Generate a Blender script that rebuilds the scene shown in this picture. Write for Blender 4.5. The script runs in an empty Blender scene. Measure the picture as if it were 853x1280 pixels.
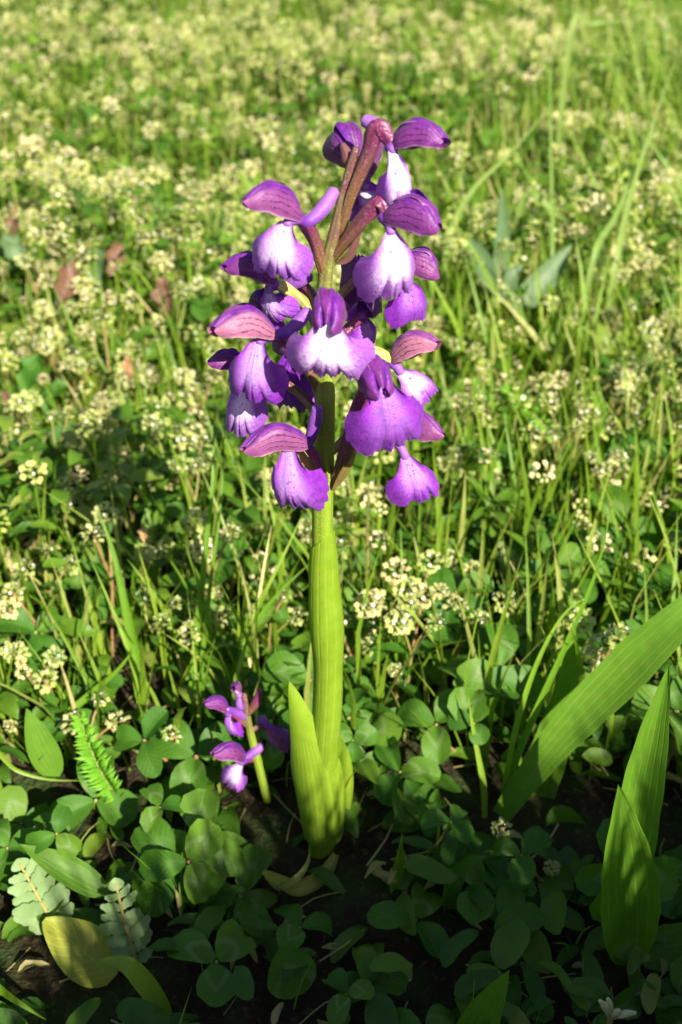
import bpy, math, random
import numpy as np
from mathutils import Vector as V, noise as mnoise

# ------------------------------------------------------------------ camera, sky, sun, exposure (lengths below are in centimetres)
CM = 0.01
scene = bpy.context.scene
COL = scene.collection
R = math.radians
PITCH = R(34.0)
VFOV = R(50.0)
CAM = V((0.35, -18.5, 23.5))
cd = bpy.data.cameras.new('camera'); cam = bpy.data.objects.new('camera', cd); COL.objects.link(cam)
cam.location = CAM * CM
cam.rotation_euler = (math.pi / 2 - PITCH, 0, 0)
cd.sensor_fit = 'VERTICAL'; cd.sensor_height = 36; cd.sensor_width = 24
cd.lens = 18 / math.tan(VFOV / 2)
cd.clip_start = 0.005; cd.clip_end = 500
cd.dof.use_dof = True; cd.dof.focus_distance = 0.217; cd.dof.aperture_fstop = 22.0
scene.camera = cam

SUN_EL = R(38.0); SUN_AZ = math.atan2(0.50, -0.86)      # from +Y clockwise
SUN = V((math.sin(SUN_AZ) * math.cos(SUN_EL), math.cos(SUN_AZ) * math.cos(SUN_EL), math.sin(SUN_EL)))
w = bpy.data.worlds.new('World'); scene.world = w; w.use_nodes = True
nt = w.node_tree
sky = nt.nodes.new('ShaderNodeTexSky'); sky.sky_type = 'NISHITA'; sky.sun_disc = False
sky.sun_elevation = SUN_EL; sky.sun_rotation = SUN_AZ
nt.links.new(sky.outputs[0], nt.nodes['Background'].inputs[0]); nt.nodes['Background'].inputs[1].default_value = 0.05
sd = bpy.data.lights.new('sun', 'SUN'); sd.energy = 5.0; sd.angle = R(0.5); sd.color = (1.0, 0.93, 0.80)
so = bpy.data.objects.new('sun', sd); COL.objects.link(so); so.rotation_euler = SUN.to_track_quat('Z', 'Y').to_euler()
scene.view_settings.view_transform = 'Standard'; scene.view_settings.look = 'None'
scene.view_settings.exposure = 1.72; scene.view_settings.gamma = 1.0
scene.render.engine = 'CYCLES'
scene.cycles.use_denoising = True
scene.cycles.max_bounces = 8; scene.cycles.transmission_bounces = 6; scene.cycles.diffuse_bounces = 4

# ------------------------------------------------------------------ helpers
rnd = random.Random(11)
rng = np.random.default_rng(5)
FPX = 640 / math.tan(VFOV / 2)
FW = V((0, math.cos(PITCH), -math.sin(PITCH))); UP = V((0, math.sin(PITCH), math.cos(PITCH))); RT = V((1, 0, 0))
def at(px, py, y=None, z=None):
    """point of the place seen at photograph pixel (px, py), at depth y or height z"""
    d = FW * FPX + RT * (px - 426.5) + UP * (640 - py)
    t = (y - CAM.y) / d.y if y is not None else (z - CAM.z) / d.z
    return CAM + d * t
def pix(p):
    q = p - CAM; k = FPX / q.dot(FW)
    return 426.5 + q.dot(RT) * k, 640 - q.dot(UP) * k
def ground_z(x, y):
    return 0.35 * math.sin(x * 0.31 + 1.3) * math.cos(y * 0.27) + 0.18 * math.sin(x * 0.9 + y * 0.7) - 0.1
def ground_np(x, y):
    return 0.35 * np.sin(x * 0.31 + 1.3) * np.cos(y * 0.27) + 0.18 * np.sin(x * 0.9 + y * 0.7) - 0.1

def make_mesh(name, vs, fs, uv=None, mats=(), midx=None):
    me = bpy.data.meshes.new(name)
    me.from_pydata([tuple(c * CM for c in v) for v in vs], [], fs)
    me.polygons.foreach_set('use_smooth', [True] * len(fs))
    for m in mats: me.materials.append(m)
    if midx is not None: me.polygons.foreach_set('material_index', midx)
    if uv is not None:
        l = me.uv_layers.new(name='UVMap')
        idx = np.empty(len(me.loops), dtype=np.int32); me.loops.foreach_get('vertex_index', idx)
        l.data.foreach_set('uv', np.array(uv, dtype=np.float32)[idx].ravel())
    me.update()
    return me
def link(name, data, parent=None, loc=None):
    o = bpy.data.objects.new(name, data); COL.objects.link(o)
    if loc is not None: o.location = V(loc) * CM
    if parent is not None: o.parent = parent
    return o
def world_loc(o):
    l = V(o.location)
    while o.parent is not None: o = o.parent; l += V(o.location)
    return l / CM
def build(name, geo, mat, parent=None, loc=None, color=None):
    """geo (verts in place, faces, uvs) -> ONE mesh object whose origin is loc"""
    vs, fs, uv = geo
    if loc is None: loc = world_loc(parent) if parent is not None else vs[0]
    loc = V(loc)
    me = make_mesh(name, [V(v) - loc for v in vs], fs, uv, [mat])
    o = link(name, me, parent, loc - (world_loc(parent) if parent is not None else V((0, 0, 0))))
    if color is not None: o.color = color
    return o
def tag(o, label=None, cat=None, group=None, kind=None):
    for k, v in (('label', label), ('category', cat), ('group', group), ('kind', kind)):
        if v: o[k] = v
    return o
def thing(name, loc, label, cat, group=None):
    return tag(link(name, None, None, loc), label, cat, group)
def dup(o, loc, rot, scale, label=None):
    r = o.copy(); COL.objects.link(r); r.location = V(loc) * CM; r.rotation_euler = rot; r.scale = (scale,) * 3
    if label: r['label'] = label
    for ch in o.children:
        c = ch.copy(); COL.objects.link(c); c.parent = r
        for g in ch.children:
            d = g.copy(); COL.objects.link(d); d.parent = c
    return r

def catmull(pts, n):
    pts = [V(p) for p in pts]; P = [pts[0] * 2 - pts[1]] + pts + [pts[-1] * 2 - pts[-2]]
    out = []
    for i in range(n + 1):
        t = i / n * (len(pts) - 1); k = min(int(t), len(pts) - 2); t -= k
        a, b, c, d = P[k:k + 4]
        out.append(0.5 * ((2 * b) + (c - a) * t + (2 * a - 5 * b + 4 * c - d) * t * t + (3 * b - a - 3 * c + d) * t ** 3))
    return out
def lerpl(l, t):
    t *= len(l) - 1; k = min(int(t), len(l) - 2); return l[k] + (l[k + 1] - l[k]) * (t - k)
def grid_faces(nu, nv, close=False):
    f = []
    cols = nu if close else nu + 1
    for j in range(nv):
        for i in range(nu):
            a = j * cols + i; b = j * cols + (i + 1) % cols
            f.append((a, b, b + cols, a + cols))
    return f
def sheet(fn, nu, nv):
    vs, uv = [], []
    for j in range(nv + 1):
        for i in range(nu + 1):
            vs.append(fn(i / nu * 2 - 1, j / nv)); uv.append((i / nu, j / nv))
    return vs, grid_faces(nu, nv), uv
def tube(pts, radii, n=10, segs=16, cap=True, ridge=0, twist=0):
    sp = catmull(pts, segs); vs, uv = [], []
    ref = V((0.3, 0.2, 1)) if abs((sp[-1] - sp[0]).normalized().z) < 0.8 else V((0, 1, 0.1))
    for j, p in enumerate(sp):
        t = (sp[min(j + 1, segs)] - sp[max(j - 1, 0)]).normalized()
        a = t.cross(ref).normalized(); b = a.cross(t); r = lerpl(radii, j / segs)
        for i in range(n):
            th = i / n * math.tau; rr = r * (1 + ridge * math.cos(3 * (th + twist * j / segs)))
            vs.append(p + (a * math.cos(th) + b * math.sin(th)) * rr); uv.append((i / n, j / segs))
    fs = grid_faces(n, segs, True)
    if cap:
        for e, (k0, p) in enumerate(((0, sp[0]), (segs * n, sp[-1]))):
            t = (sp[1] - sp[0]).normalized() * -1 if e == 0 else (sp[-1] - sp[-2]).normalized()
            r = radii[0] if e == 0 else radii[-1]
            vs.append(p + t * r * 0.55); uv.append((0.5, float(e))); c = len(vs) - 1
            for i in range(n):
                q = (k0 + i, k0 + (i + 1) % n, c); fs.append(q if e else q[::-1])
    return vs, fs, uv
P_LANCE = lambda v: max(0.0, math.sin(math.pi * min(1, v) ** 0.75)) ** 0.85 + (0.18 * (1 - v) if v < 1 else 0)
P_GRASS = lambda v: 0.02 + 0.98 * min(1, (1 - v) * 1.6) ** 0.8 * (0.75 + 0.25 * min(1, v * 4))
P_OVATE = lambda v: 0.03 + math.sin(math.pi * min(1, v * 0.97 + 0.02) ** 0.85) ** 0.7
P_STRAP = lambda v: 0.03 + (0.45 + 0.55 * min(1, v * 2.2)) * min(1, (1 - v) * 2.4) ** 0.7
def leaf(pts, width, prof=P_LANCE, normal=(0, 0, 1), nu=6, nv=14, cup=0.15, fold=0.0, wave=0.0, twist=0.0, seed=0.0, edge=0.0):
    sp = catmull(pts, nv); N0 = V(normal)
    def fn(u, v):
        j = round(v * nv); p = sp[j]
        t = (sp[min(j + 1, nv)] - sp[max(j - 1, 0)]).normalized()
        n = (N0 - t * N0.dot(t)).normalized(); s = t.cross(n)
        if twist:
            a = twist * v; n, s = n * math.cos(a) + s * math.sin(a), s * math.cos(a) - n * math.sin(a)
        hw = width / 2 * prof(v) * (1 + edge * math.sin(v * 37 + u + seed))
        return p + s * hw * u + n * (hw * (cup * u * u + fold * abs(u)) + wave * width * math.sin(v * 11 + u * 2.2 + seed) * (0.3 + abs(u)))
    return sheet(fn, nu, nv)
def join(geos):
    vs, fs, uv = [], [], []
    for g in geos:
        k = len(vs); vs += g[0]; uv += g[2]; fs += [tuple(i + k for i in f) for f in g[1]]
    return vs, fs, uv

# ------------------------------------------------------------------ materials
class NT:
    def __init__(s, name):
        s.m = bpy.data.materials.new(name); s.m.use_nodes = True; s.t = s.m.node_tree; s.t.nodes.clear()
    def n(s, typ, **kw):
        nd = s.t.nodes.new('ShaderNode' + typ)
        for k, v in kw.items():
            if k[0] == 'i' and (k[1].isdigit() or k[1].isupper()):
                key = int(k[1:]) if k[1:].isdigit() else k[1:].replace('_', ' ')
                if isinstance(v, bpy.types.NodeSocket): s.t.links.new(v, nd.inputs[key])
                else: nd.inputs[key].default_value = v
            else: setattr(nd, k, v)
        return nd
    def math(s, op, a, b=0.0, c=0.0, clamp=False):
        return s.n('Math', operation=op, use_clamp=clamp, i0=a, i1=b, i2=c).outputs[0]
    def mix(s, f, a, b, mode='MIX'):
        nd = s.t.nodes.new('ShaderNodeMix'); nd.data_type = 'RGBA'; nd.blend_type = mode
        for k, v in ((0, f), (6, a), (7, b)):
            if isinstance(v, bpy.types.NodeSocket): s.t.links.new(v, nd.inputs[k])
            else: nd.inputs[k].default_value = (*v, 1) if isinstance(v, tuple) and len(v) == 3 else v
        return nd.outputs[2]
    def ramp(s, f, *stops):
        nd = s.n('ValToRGB', i0=f); e = nd.color_ramp.elements
        while len(e) < len(stops): e.new(0.5)
        for k, (p, c) in enumerate(stops): e[k].position = p; e[k].color = (*c, 1) if isinstance(c, tuple) else (c, c, c, 1)
        return nd.outputs[0]
    def noise(s, vec, scale, detail=3.0):
        return s.n('TexNoise', iVector=vec, iScale=scale, iDetail=detail).outputs[0]
    def smooth(s, v, lo, hi):
        nd = s.n('MapRange', interpolation_type='SMOOTHSTEP', i0=v, i1=lo, i2=hi); return nd.outputs[0]
    def finish(s, col, trans_col, trans=0.35, rough=0.5, spec=0.4, bump=None, bstr=0.3, bdist=0.0004, sheen=0.0):
        p = s.n('BsdfPrincipled', iBase_Color=col if isinstance(col, bpy.types.NodeSocket) else (*col, 1), iRoughness=rough)
        p.inputs['Specular IOR Level'].default_value = spec
        if sheen: p.inputs['Sheen Weight'].default_value = sheen
        sh = p.outputs[0]
        if bump is not None:
            b = s.n('Bump', iStrength=bstr, iDistance=bdist, iHeight=bump)
            s.t.links.new(b.outputs[0], p.inputs['Normal'])
        if trans > 0:
            tr = s.n('BsdfTranslucent', iColor=trans_col if isinstance(trans_col, bpy.types.NodeSocket) else (*trans_col, 1))
            if bump is not None: s.t.links.new(b.outputs[0], tr.inputs['Normal'])
            sh = s.n('MixShader', i0=trans, i1=sh, i2=tr.outputs[0]).outputs[0]
        o = s.n('OutputMaterial', iSurface=sh)
        return s.m

def leaf_mat(name, c1, c2, c3=None, trans=0.42, rough=0.5, spec=0.28, veins=0, vein_col=None, stuff=False, ttint=(1.15, 1.25, 0.55), pinn=False, spots=0.0, chevron=0.0):
    """c1..c2..c3: the range of leaf colours from plant to plant"""
    s = NT(name)
    geo = s.n('NewGeometry').outputs['Position']; uvn = s.n('UVMap', uv_map='UVMap').outputs[0]
    if stuff: r = s.n('Attribute', attribute_name='tint').outputs['Fac']
    else: r = s.n('ObjectInfo').outputs['Random']
    col = s.ramp(r, (0.0, c1), (0.6, c2), (1.0, c3 or c2))
    nz = s.noise(geo, 260.0, 4.0)
    col = s.mix(s.math('MULTIPLY', s.smooth(nz, 0.35, 0.75), 0.45), col, s.mix(1.0, col, (0.62, 0.68, 0.5), 'MULTIPLY'))
    nz2 = s.noise(geo, 900.0, 2.0)
    bump = nz2
    if spots:
        col = s.mix(s.math('MULTIPLY', s.smooth(s.noise(geo, 420.0, 2.0), 0.62, 0.70), spots), col, (0.16, 0.11, 0.03))
    if veins:
        sep = s.n('SeparateXYZ', iVector=uvn)
        if pinn:
            a = s.math('ABSOLUTE', s.math('SUBTRACT', sep.outputs[0], 0.5))
            ph = s.math('SUBTRACT', s.math('MULTIPLY', sep.outputs[1], float(veins)), s.math('MULTIPLY', a, veins * 0.55))
            st = s.math('SINE', s.math('MULTIPLY', ph, math.tau))
            mid = s.math('SUBTRACT', 1.0, s.smooth(a, 0.0, 0.03))
            v = s.math('MAXIMUM', s.smooth(st, 0.86, 1.0), mid)
        else:
            st = s.math('COSINE', s.math('MULTIPLY', sep.outputs[0], math.tau * veins))
            v = s.math('MULTIPLY', s.smooth(st, 0.55, 1.0), s.smooth(s.noise(geo, 180.0, 2.0), .25, .65))
        col = s.mix(s.math('MULTIPLY', v, 0.5), col, vein_col or tuple(min(1, c * 1.5) for c in c2))
        if chevron:
            cv = s.math('ADD', sep.outputs[1], s.math('MULTIPLY', a, .9))
            cv = s.math('SUBTRACT', s.smooth(cv, .50, .60), s.smooth(cv, .66, .76))
            col = s.mix(s.math('MULTIPLY', s.math('MULTIPLY', cv, s.smooth(r, .3, .7)), chevron), col, (0.17, 0.24, 0.09))
        bump = s.math('ADD', s.math('MULTIPLY', v, -0.8), s.math('MULTIPLY', nz2, 0.35))
    tcol = s.mix(1.0, col, ttint, 'MULTIPLY')
    tcol = s.mix(1.0, tcol, (1.5, 1.5, 1.5), 'MULTIPLY')
    return s.finish(col, tcol, trans, rough, spec, bump, 0.35, 0.0004)

def petal_mat(name, base, edge, pale, vein, mode):
    s = NT(name)
    geo = s.n('NewGeometry').outputs['Position']
    uvn = s.n('SeparateXYZ', iVector=s.n('UVMap', uv_map='UVMap').outputs[0])
    u, v = uvn.outputs[0], uvn.outputs[1]
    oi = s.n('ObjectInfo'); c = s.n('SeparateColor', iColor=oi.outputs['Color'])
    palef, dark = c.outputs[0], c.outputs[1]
    nz = s.noise(geo, 500.0, 4.0); fine = s.noise(geo, 3500.0, 2.0); mid = s.noise(geo, 1400.0, 3.0)
    col = s.mix(s.smooth(nz, 0.35, 0.7), base, edge)
    if mode == 'lip':
        a = s.math('ABSOLUTE', s.math('SUBTRACT', u, 0.5))
        a = s.math('ADD', a, s.math('MULTIPLY', s.math('SUBTRACT', nz, 0.5), 0.22))
        m1 = s.math('SUBTRACT', 1.0, s.smooth(a, 0.14, 0.44))
        vv = s.math('ADD', v, s.math('MULTIPLY', s.math('SUBTRACT', mid, 0.5), 0.35))
        m2 = s.math('SUBTRACT', 1.0, s.smooth(vv, 0.45, 0.92))
        blot = s.math('MULTIPLY', s.math('MULTIPLY', m1, m2), palef)
        wash = s.math('MULTIPLY', s.math('SUBTRACT', palef, 0.25, clamp=True), 0.75)
        col = s.mix(wash, col, (0.40, 0.16, 0.54))
        col = s.mix(blot, col, pale)
        rays = s.math('COSINE', s.math('MULTIPLY', s.math('ADD', u, s.math('MULTIPLY', nz, 0.06)), math.tau * 17))
        rays = s.math('MULTIPLY', s.smooth(rays, 0.55, 1.0), s.smooth(v, 0.35, 0.8))
        col = s.mix(s.math('MULTIPLY', rays, 0.05), col, vein)
        col = s.mix(s.math('MULTIPLY', s.smooth(mid, .5, .72), .4), col, s.mix(1.0, col, (.62, .5, .75), 'MULTIPLY'))
        dots = s.n('TexVoronoi', iVector=geo, iScale=1100.0).outputs['Distance']
        dm = s.math('MULTIPLY', s.math('SUBTRACT', 1.0, s.smooth(dots, 0.16, 0.30)), s.math('MULTIPLY', s.math('SUBTRACT', 1.0, s.smooth(v, 0.35, 0.6)), s.math('SUBTRACT', 1.0, s.smooth(a, 0.1, 0.2))))
        col = s.mix(s.math('MULTIPLY', dm, 0.95), col, vein)
        bump = s.math('ADD', s.math('MULTIPLY', fine, 0.8), s.math('ADD', mid, s.math('MULTIPLY', rays, -0.5)))
    elif mode == 'sepal':
        lower = s.smooth(s.math('ADD', u, s.math('MULTIPLY', s.math('SUBTRACT', nz, 0.5), 0.3)), 0.10, 0.55)
        pk = s.mix(palef, (0.15, 0.020, 0.105), pale)
        col = s.mix(s.math('MULTIPLY', lower, s.math('ADD', 0.45, s.math('MULTIPLY', palef, 0.5))), col, pk)
        uw = s.math('ADD', u, s.math('MULTIPLY', s.math('SUBTRACT', s.noise(geo, 330.0, 3.0), 0.5), 0.24))
        st = s.math('COSINE', s.math('MULTIPLY', uw, math.tau * 6.0))
        st = s.math('MULTIPLY', s.smooth(st, 0.62, 0.98), s.math('MULTIPLY', s.smooth(u, .12, .4), s.math('SUBTRACT', 1.0, s.smooth(s.math('ADD', v, s.math('MULTIPLY', nz, .5)), 0.80, 1.15))))
        col = s.mix(s.math('MULTIPLY', s.math('MULTIPLY', st, s.smooth(mid, .3, .6)), 0.85), col, vein)
        col = s.mix(s.math('MULTIPLY', s.smooth(mid, .5, .7), .35), col, s.mix(1.0, col, (.55, .45, .5), 'MULTIPLY'))
        rim = s.smooth(u, 0.93, 1.0)
        col = s.mix(s.math('MULTIPLY', rim, 0.5), col, (0.50, 0.33, 0.40))
        bump = s.math('ADD', s.math('MULTIPLY', st, -1.2), s.math('ADD', s.math('MULTIPLY', fine, 0.6), mid))
    else:
        col = s.mix(s.math('MULTIPLY', s.smooth(v, 0.0, 1.0), palef), col, pale)
        bump = s.math('ADD', s.math('MULTIPLY', fine, 0.8), mid)
    col = s.mix(s.math('MULTIPLY', dark, 0.55), col, s.mix(1.0, col, (0.45, 0.25, 0.62), 'MULTIPLY'))  # shade on the far-side flowers put into the petal colour
    tcol = s.mix(1.0, col, (1.35, 0.75, 1.30), 'MULTIPLY')
    return s.finish(col, tcol, 0.32, 0.45, 0.32, bump, 0.4, 0.00035, 0.06)

M_LIP = petal_mat('lip_petal', (0.165, 0.014, 0.31), (0.245, 0.030, 0.42), (0.74, 0.64, 0.78), (0.08, 0.008, 0.24), 'lip')
M_SEP = petal_mat('hood_sepal', (0.095, 0.008, 0.20), (0.155, 0.018, 0.27), (0.37, 0.14, 0.20), (0.040, 0.002, 0.035), 'sepal')
M_SPUR = petal_mat('spur_skin', (0.13, 0.022, 0.30), (0.21, 0.05, 0.38), (0.33, 0.14, 0.42), (0.15, 0.02, 0.3), 'spur')
def tube_mat(name, a, b, noise_scale=700.0, stripes=6, lo=0.15, hi=0.75, trans=0.12):
    s = NT(name)
    geo = s.n('NewGeometry').outputs['Position']
    uvn = s.n('SeparateXYZ', iVector=s.n('UVMap', uv_map='UVMap').outputs[0])
    nz = s.noise(geo, noise_scale, 4.0)
    f = s.smooth(s.math('ADD', uvn.outputs[1], s.math('MULTIPLY', s.math('SUBTRACT', nz, 0.5), 0.5)), lo, hi)
    col = s.mix(f, a, b)
    st = s.math('COSINE', s.math('MULTIPLY', uvn.outputs[0], math.tau * stripes))
    col = s.mix(s.math('MULTIPLY', s.smooth(st, 0.2, 1.0), 0.35), col, s.mix(1.0, col, (0.55, 0.5, 0.5), 'MULTIPLY'))
    fine = s.noise(geo, 2500.0, 2.0)
    col = s.mix(s.math('MULTIPLY', s.smooth(fine, 0.55, 0.75), 0.35), col, s.mix(0.5, col, (0.75, 0.55, 0.6)))
    return s.finish(col, s.mix(1.0, col, (1.3, 1.2, 0.8), 'MULTIPLY'), trans, 0.38, 0.5, s.math('ADD', fine, s.math('MULTIPLY', st, 0.3)), 0.4, 0.0004)
M_OVARY = tube_mat('ovary_skin', (0.14, 0.075, 0.03), (0.14, 0.018, 0.075))
M_OVARY_G = tube_mat('ovary_skin_green', (0.16, 0.20, 0.03), (0.36, 0.32, 0.07))
M_AXIS = tube_mat('stem_skin', (0.17, 0.255, 0.018), (0.13, 0.05, 0.05), 300.0, 5, 0.45, 1.0)
M_COLUMN = NT('column').finish((0.55, 0.30, 0.45), (0.6, 0.3, 0.5), 0.2)
M_SHEATH = leaf_mat('sheath_leaf', (0.18, 0.28, 0.018), (0.18, 0.28, 0.018), trans=0.35, veins=13, vein_col=(0.27, 0.37, 0.04), spots=.12)
M_BRACT = leaf_mat('bract', (0.15, 0.09, 0.04), (0.16, 0.035, 0.085), (0.20, 0.16, 0.04), trans=0.35, veins=4, vein_col=(0.22, 0.03, 0.12))
M_PLANTAIN = leaf_mat('plantain_leaf', (0.065, 0.16, 0.010), (0.085, 0.185, 0.012), trans=0.42, veins=6, vein_col=(0.15, 0.26, 0.03), spots=0.35)
M_CLOVER = leaf_mat('clover_leaflet', (0.035, 0.115, 0.008), (0.06, 0.155, 0.010), (0.10, 0.19, 0.014), trans=0.42, rough=0.55, veins=8, vein_col=(0.10, 0.21, 0.03), pinn=True, chevron=.5)
M_GRASS = leaf_mat('grass_blade', (0.08, 0.18, 0.010), (0.13, 0.24, 0.016), (0.20, 0.28, 0.03), trans=0.42, rough=0.40, veins=3)
M_FARGRASS = leaf_mat('pale_grass_blade', (0.13, 0.22, 0.04), (0.18, 0.25, 0.06), trans=0.4)
M_STRAW = leaf_mat('straw', (0.40, 0.33, 0.15), (0.48, 0.40, 0.20), (0.34, 0.27, 0.10), trans=0.15, rough=0.6, veins=3)
M_FERNY = leaf_mat('feathery_leaf', (0.12, 0.30, 0.02), (0.15, 0.33, 0.025), trans=0.42)
M_SILVER = leaf_mat('downy_leaf', (0.15, 0.23, 0.09), (0.18, 0.26, 0.11), trans=0.3, rough=0.7, spec=0.2, ttint=(1.05, 1.15, 0.8))
M_YELLOW = leaf_mat('yellowing_leaf', (0.24, 0.28, 0.03), (0.28, 0.30, 0.04), trans=0.4, veins=9, pinn=True, spots=0.4)
M_RED = leaf_mat('reddish_leaf', (0.15, 0.075, 0.045), (0.12, 0.05, 0.035), (0.17, 0.13, 0.06), trans=0.3, veins=7, pinn=True, vein_col=(0.30, 0.24, 0.15))
M_GREYLEAF = leaf_mat('grey_green_leaf', (0.075, 0.13, 0.05), (0.09, 0.145, 0.06), trans=0.35, veins=3)
M_DRY = leaf_mat('dry_leaf', (0.30, 0.16, 0.06), (0.36, 0.22, 0.10), (0.24, 0.12, 0.06), trans=0.25, rough=0.65, veins=6, spots=0.3)
M_CURL = leaf_mat('withered_base_leaf', (0.26, 0.27, 0.06), (0.28, 0.28, 0.07), trans=0.35, veins=8, spots=0.5)
M_STEM = leaf_mat('thin_stem', (0.22, 0.22, 0.05), (0.26, 0.13, 0.07), (0.17, 0.24, 0.05), trans=0.1)
M_HEAD = leaf_mat('flower_bract', (0.28, 0.33, 0.09), (0.36, 0.38, 0.13), (0.43, 0.37, 0.18), trans=0.35, rough=0.55)
M_FLORET = leaf_mat('floret_petal', (0.58, 0.58, 0.50), (0.70, 0.68, 0.62), (0.55, 0.52, 0.40), trans=0.3, rough=0.6, ttint=(0.7, 0.7, 0.68))
M_BUD = leaf_mat('cream_bud', (0.55, 0.52, 0.34), (0.58, 0.54, 0.36), trans=0.3)
M_S_GRASS = leaf_mat('meadow_grass', (0.08, 0.17, 0.010), (0.17, 0.25, 0.02), (0.40, 0.33, 0.15), trans=0.42, stuff=True)
M_S_LEAF = leaf_mat('meadow_leaf', (0.035, 0.10, 0.008), (0.095, 0.18, 0.012), (0.22, 0.24, 0.05), trans=0.40, stuff=True)
M_S_HEAD = leaf_mat('meadow_flower_head', (0.28, 0.33, 0.07), (0.42, 0.41, 0.15), (0.58, 0.49, 0.30), trans=0.35, stuff=True)
M_S_FLORET = leaf_mat('meadow_floret', (0.58, 0.56, 0.42), (0.68, 0.66, 0.56), (0.52, 0.44, 0.34), trans=0.3, stuff=True, ttint=(0.7, 0.7, 0.65))

# ------------------------------------------------------------------ ground
def ground_mat():
    s = NT('soil_and_moss'); geo = s.n('NewGeometry').outputs['Position']
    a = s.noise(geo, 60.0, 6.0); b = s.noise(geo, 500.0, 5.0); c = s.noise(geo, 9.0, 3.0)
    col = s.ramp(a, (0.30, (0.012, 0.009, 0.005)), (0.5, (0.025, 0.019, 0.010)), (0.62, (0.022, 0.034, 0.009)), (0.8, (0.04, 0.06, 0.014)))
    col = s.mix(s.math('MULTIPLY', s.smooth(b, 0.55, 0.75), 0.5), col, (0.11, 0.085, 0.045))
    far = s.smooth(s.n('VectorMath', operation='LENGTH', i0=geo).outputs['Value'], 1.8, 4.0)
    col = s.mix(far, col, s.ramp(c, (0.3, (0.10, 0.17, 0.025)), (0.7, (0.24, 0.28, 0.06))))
    return s.finish(col, (0, 0, 0), 0, 0.95, 0.1, s.math('ADD', b, a), 0.8, 0.004)
def build_ground():
    def axis(lo, hi, step, far):
        a = list(np.arange(lo, hi + 0.01, step)); k = step
        while a[-1] < far: k *= 1.5; a.append(a[-1] + k)
        k = step
        while a[0] > -far: k *= 1.5; a.insert(0, a[0] - k)
        return a
    xs, ys = axis(-70, 70, 1.5, 4000), axis(-40, 180, 1.5, 4000)
    vs = [(x, y, ground_z(x, y) + (0.25 * mnoise.noise(V((x * 0.6, y * 0.6, 0))) if abs(x) < 80 and abs(y) < 200 else 0)) for y in ys for x in xs]
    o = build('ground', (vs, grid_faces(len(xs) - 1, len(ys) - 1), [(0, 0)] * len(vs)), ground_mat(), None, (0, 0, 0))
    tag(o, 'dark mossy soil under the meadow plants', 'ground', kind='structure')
build_ground()

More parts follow.
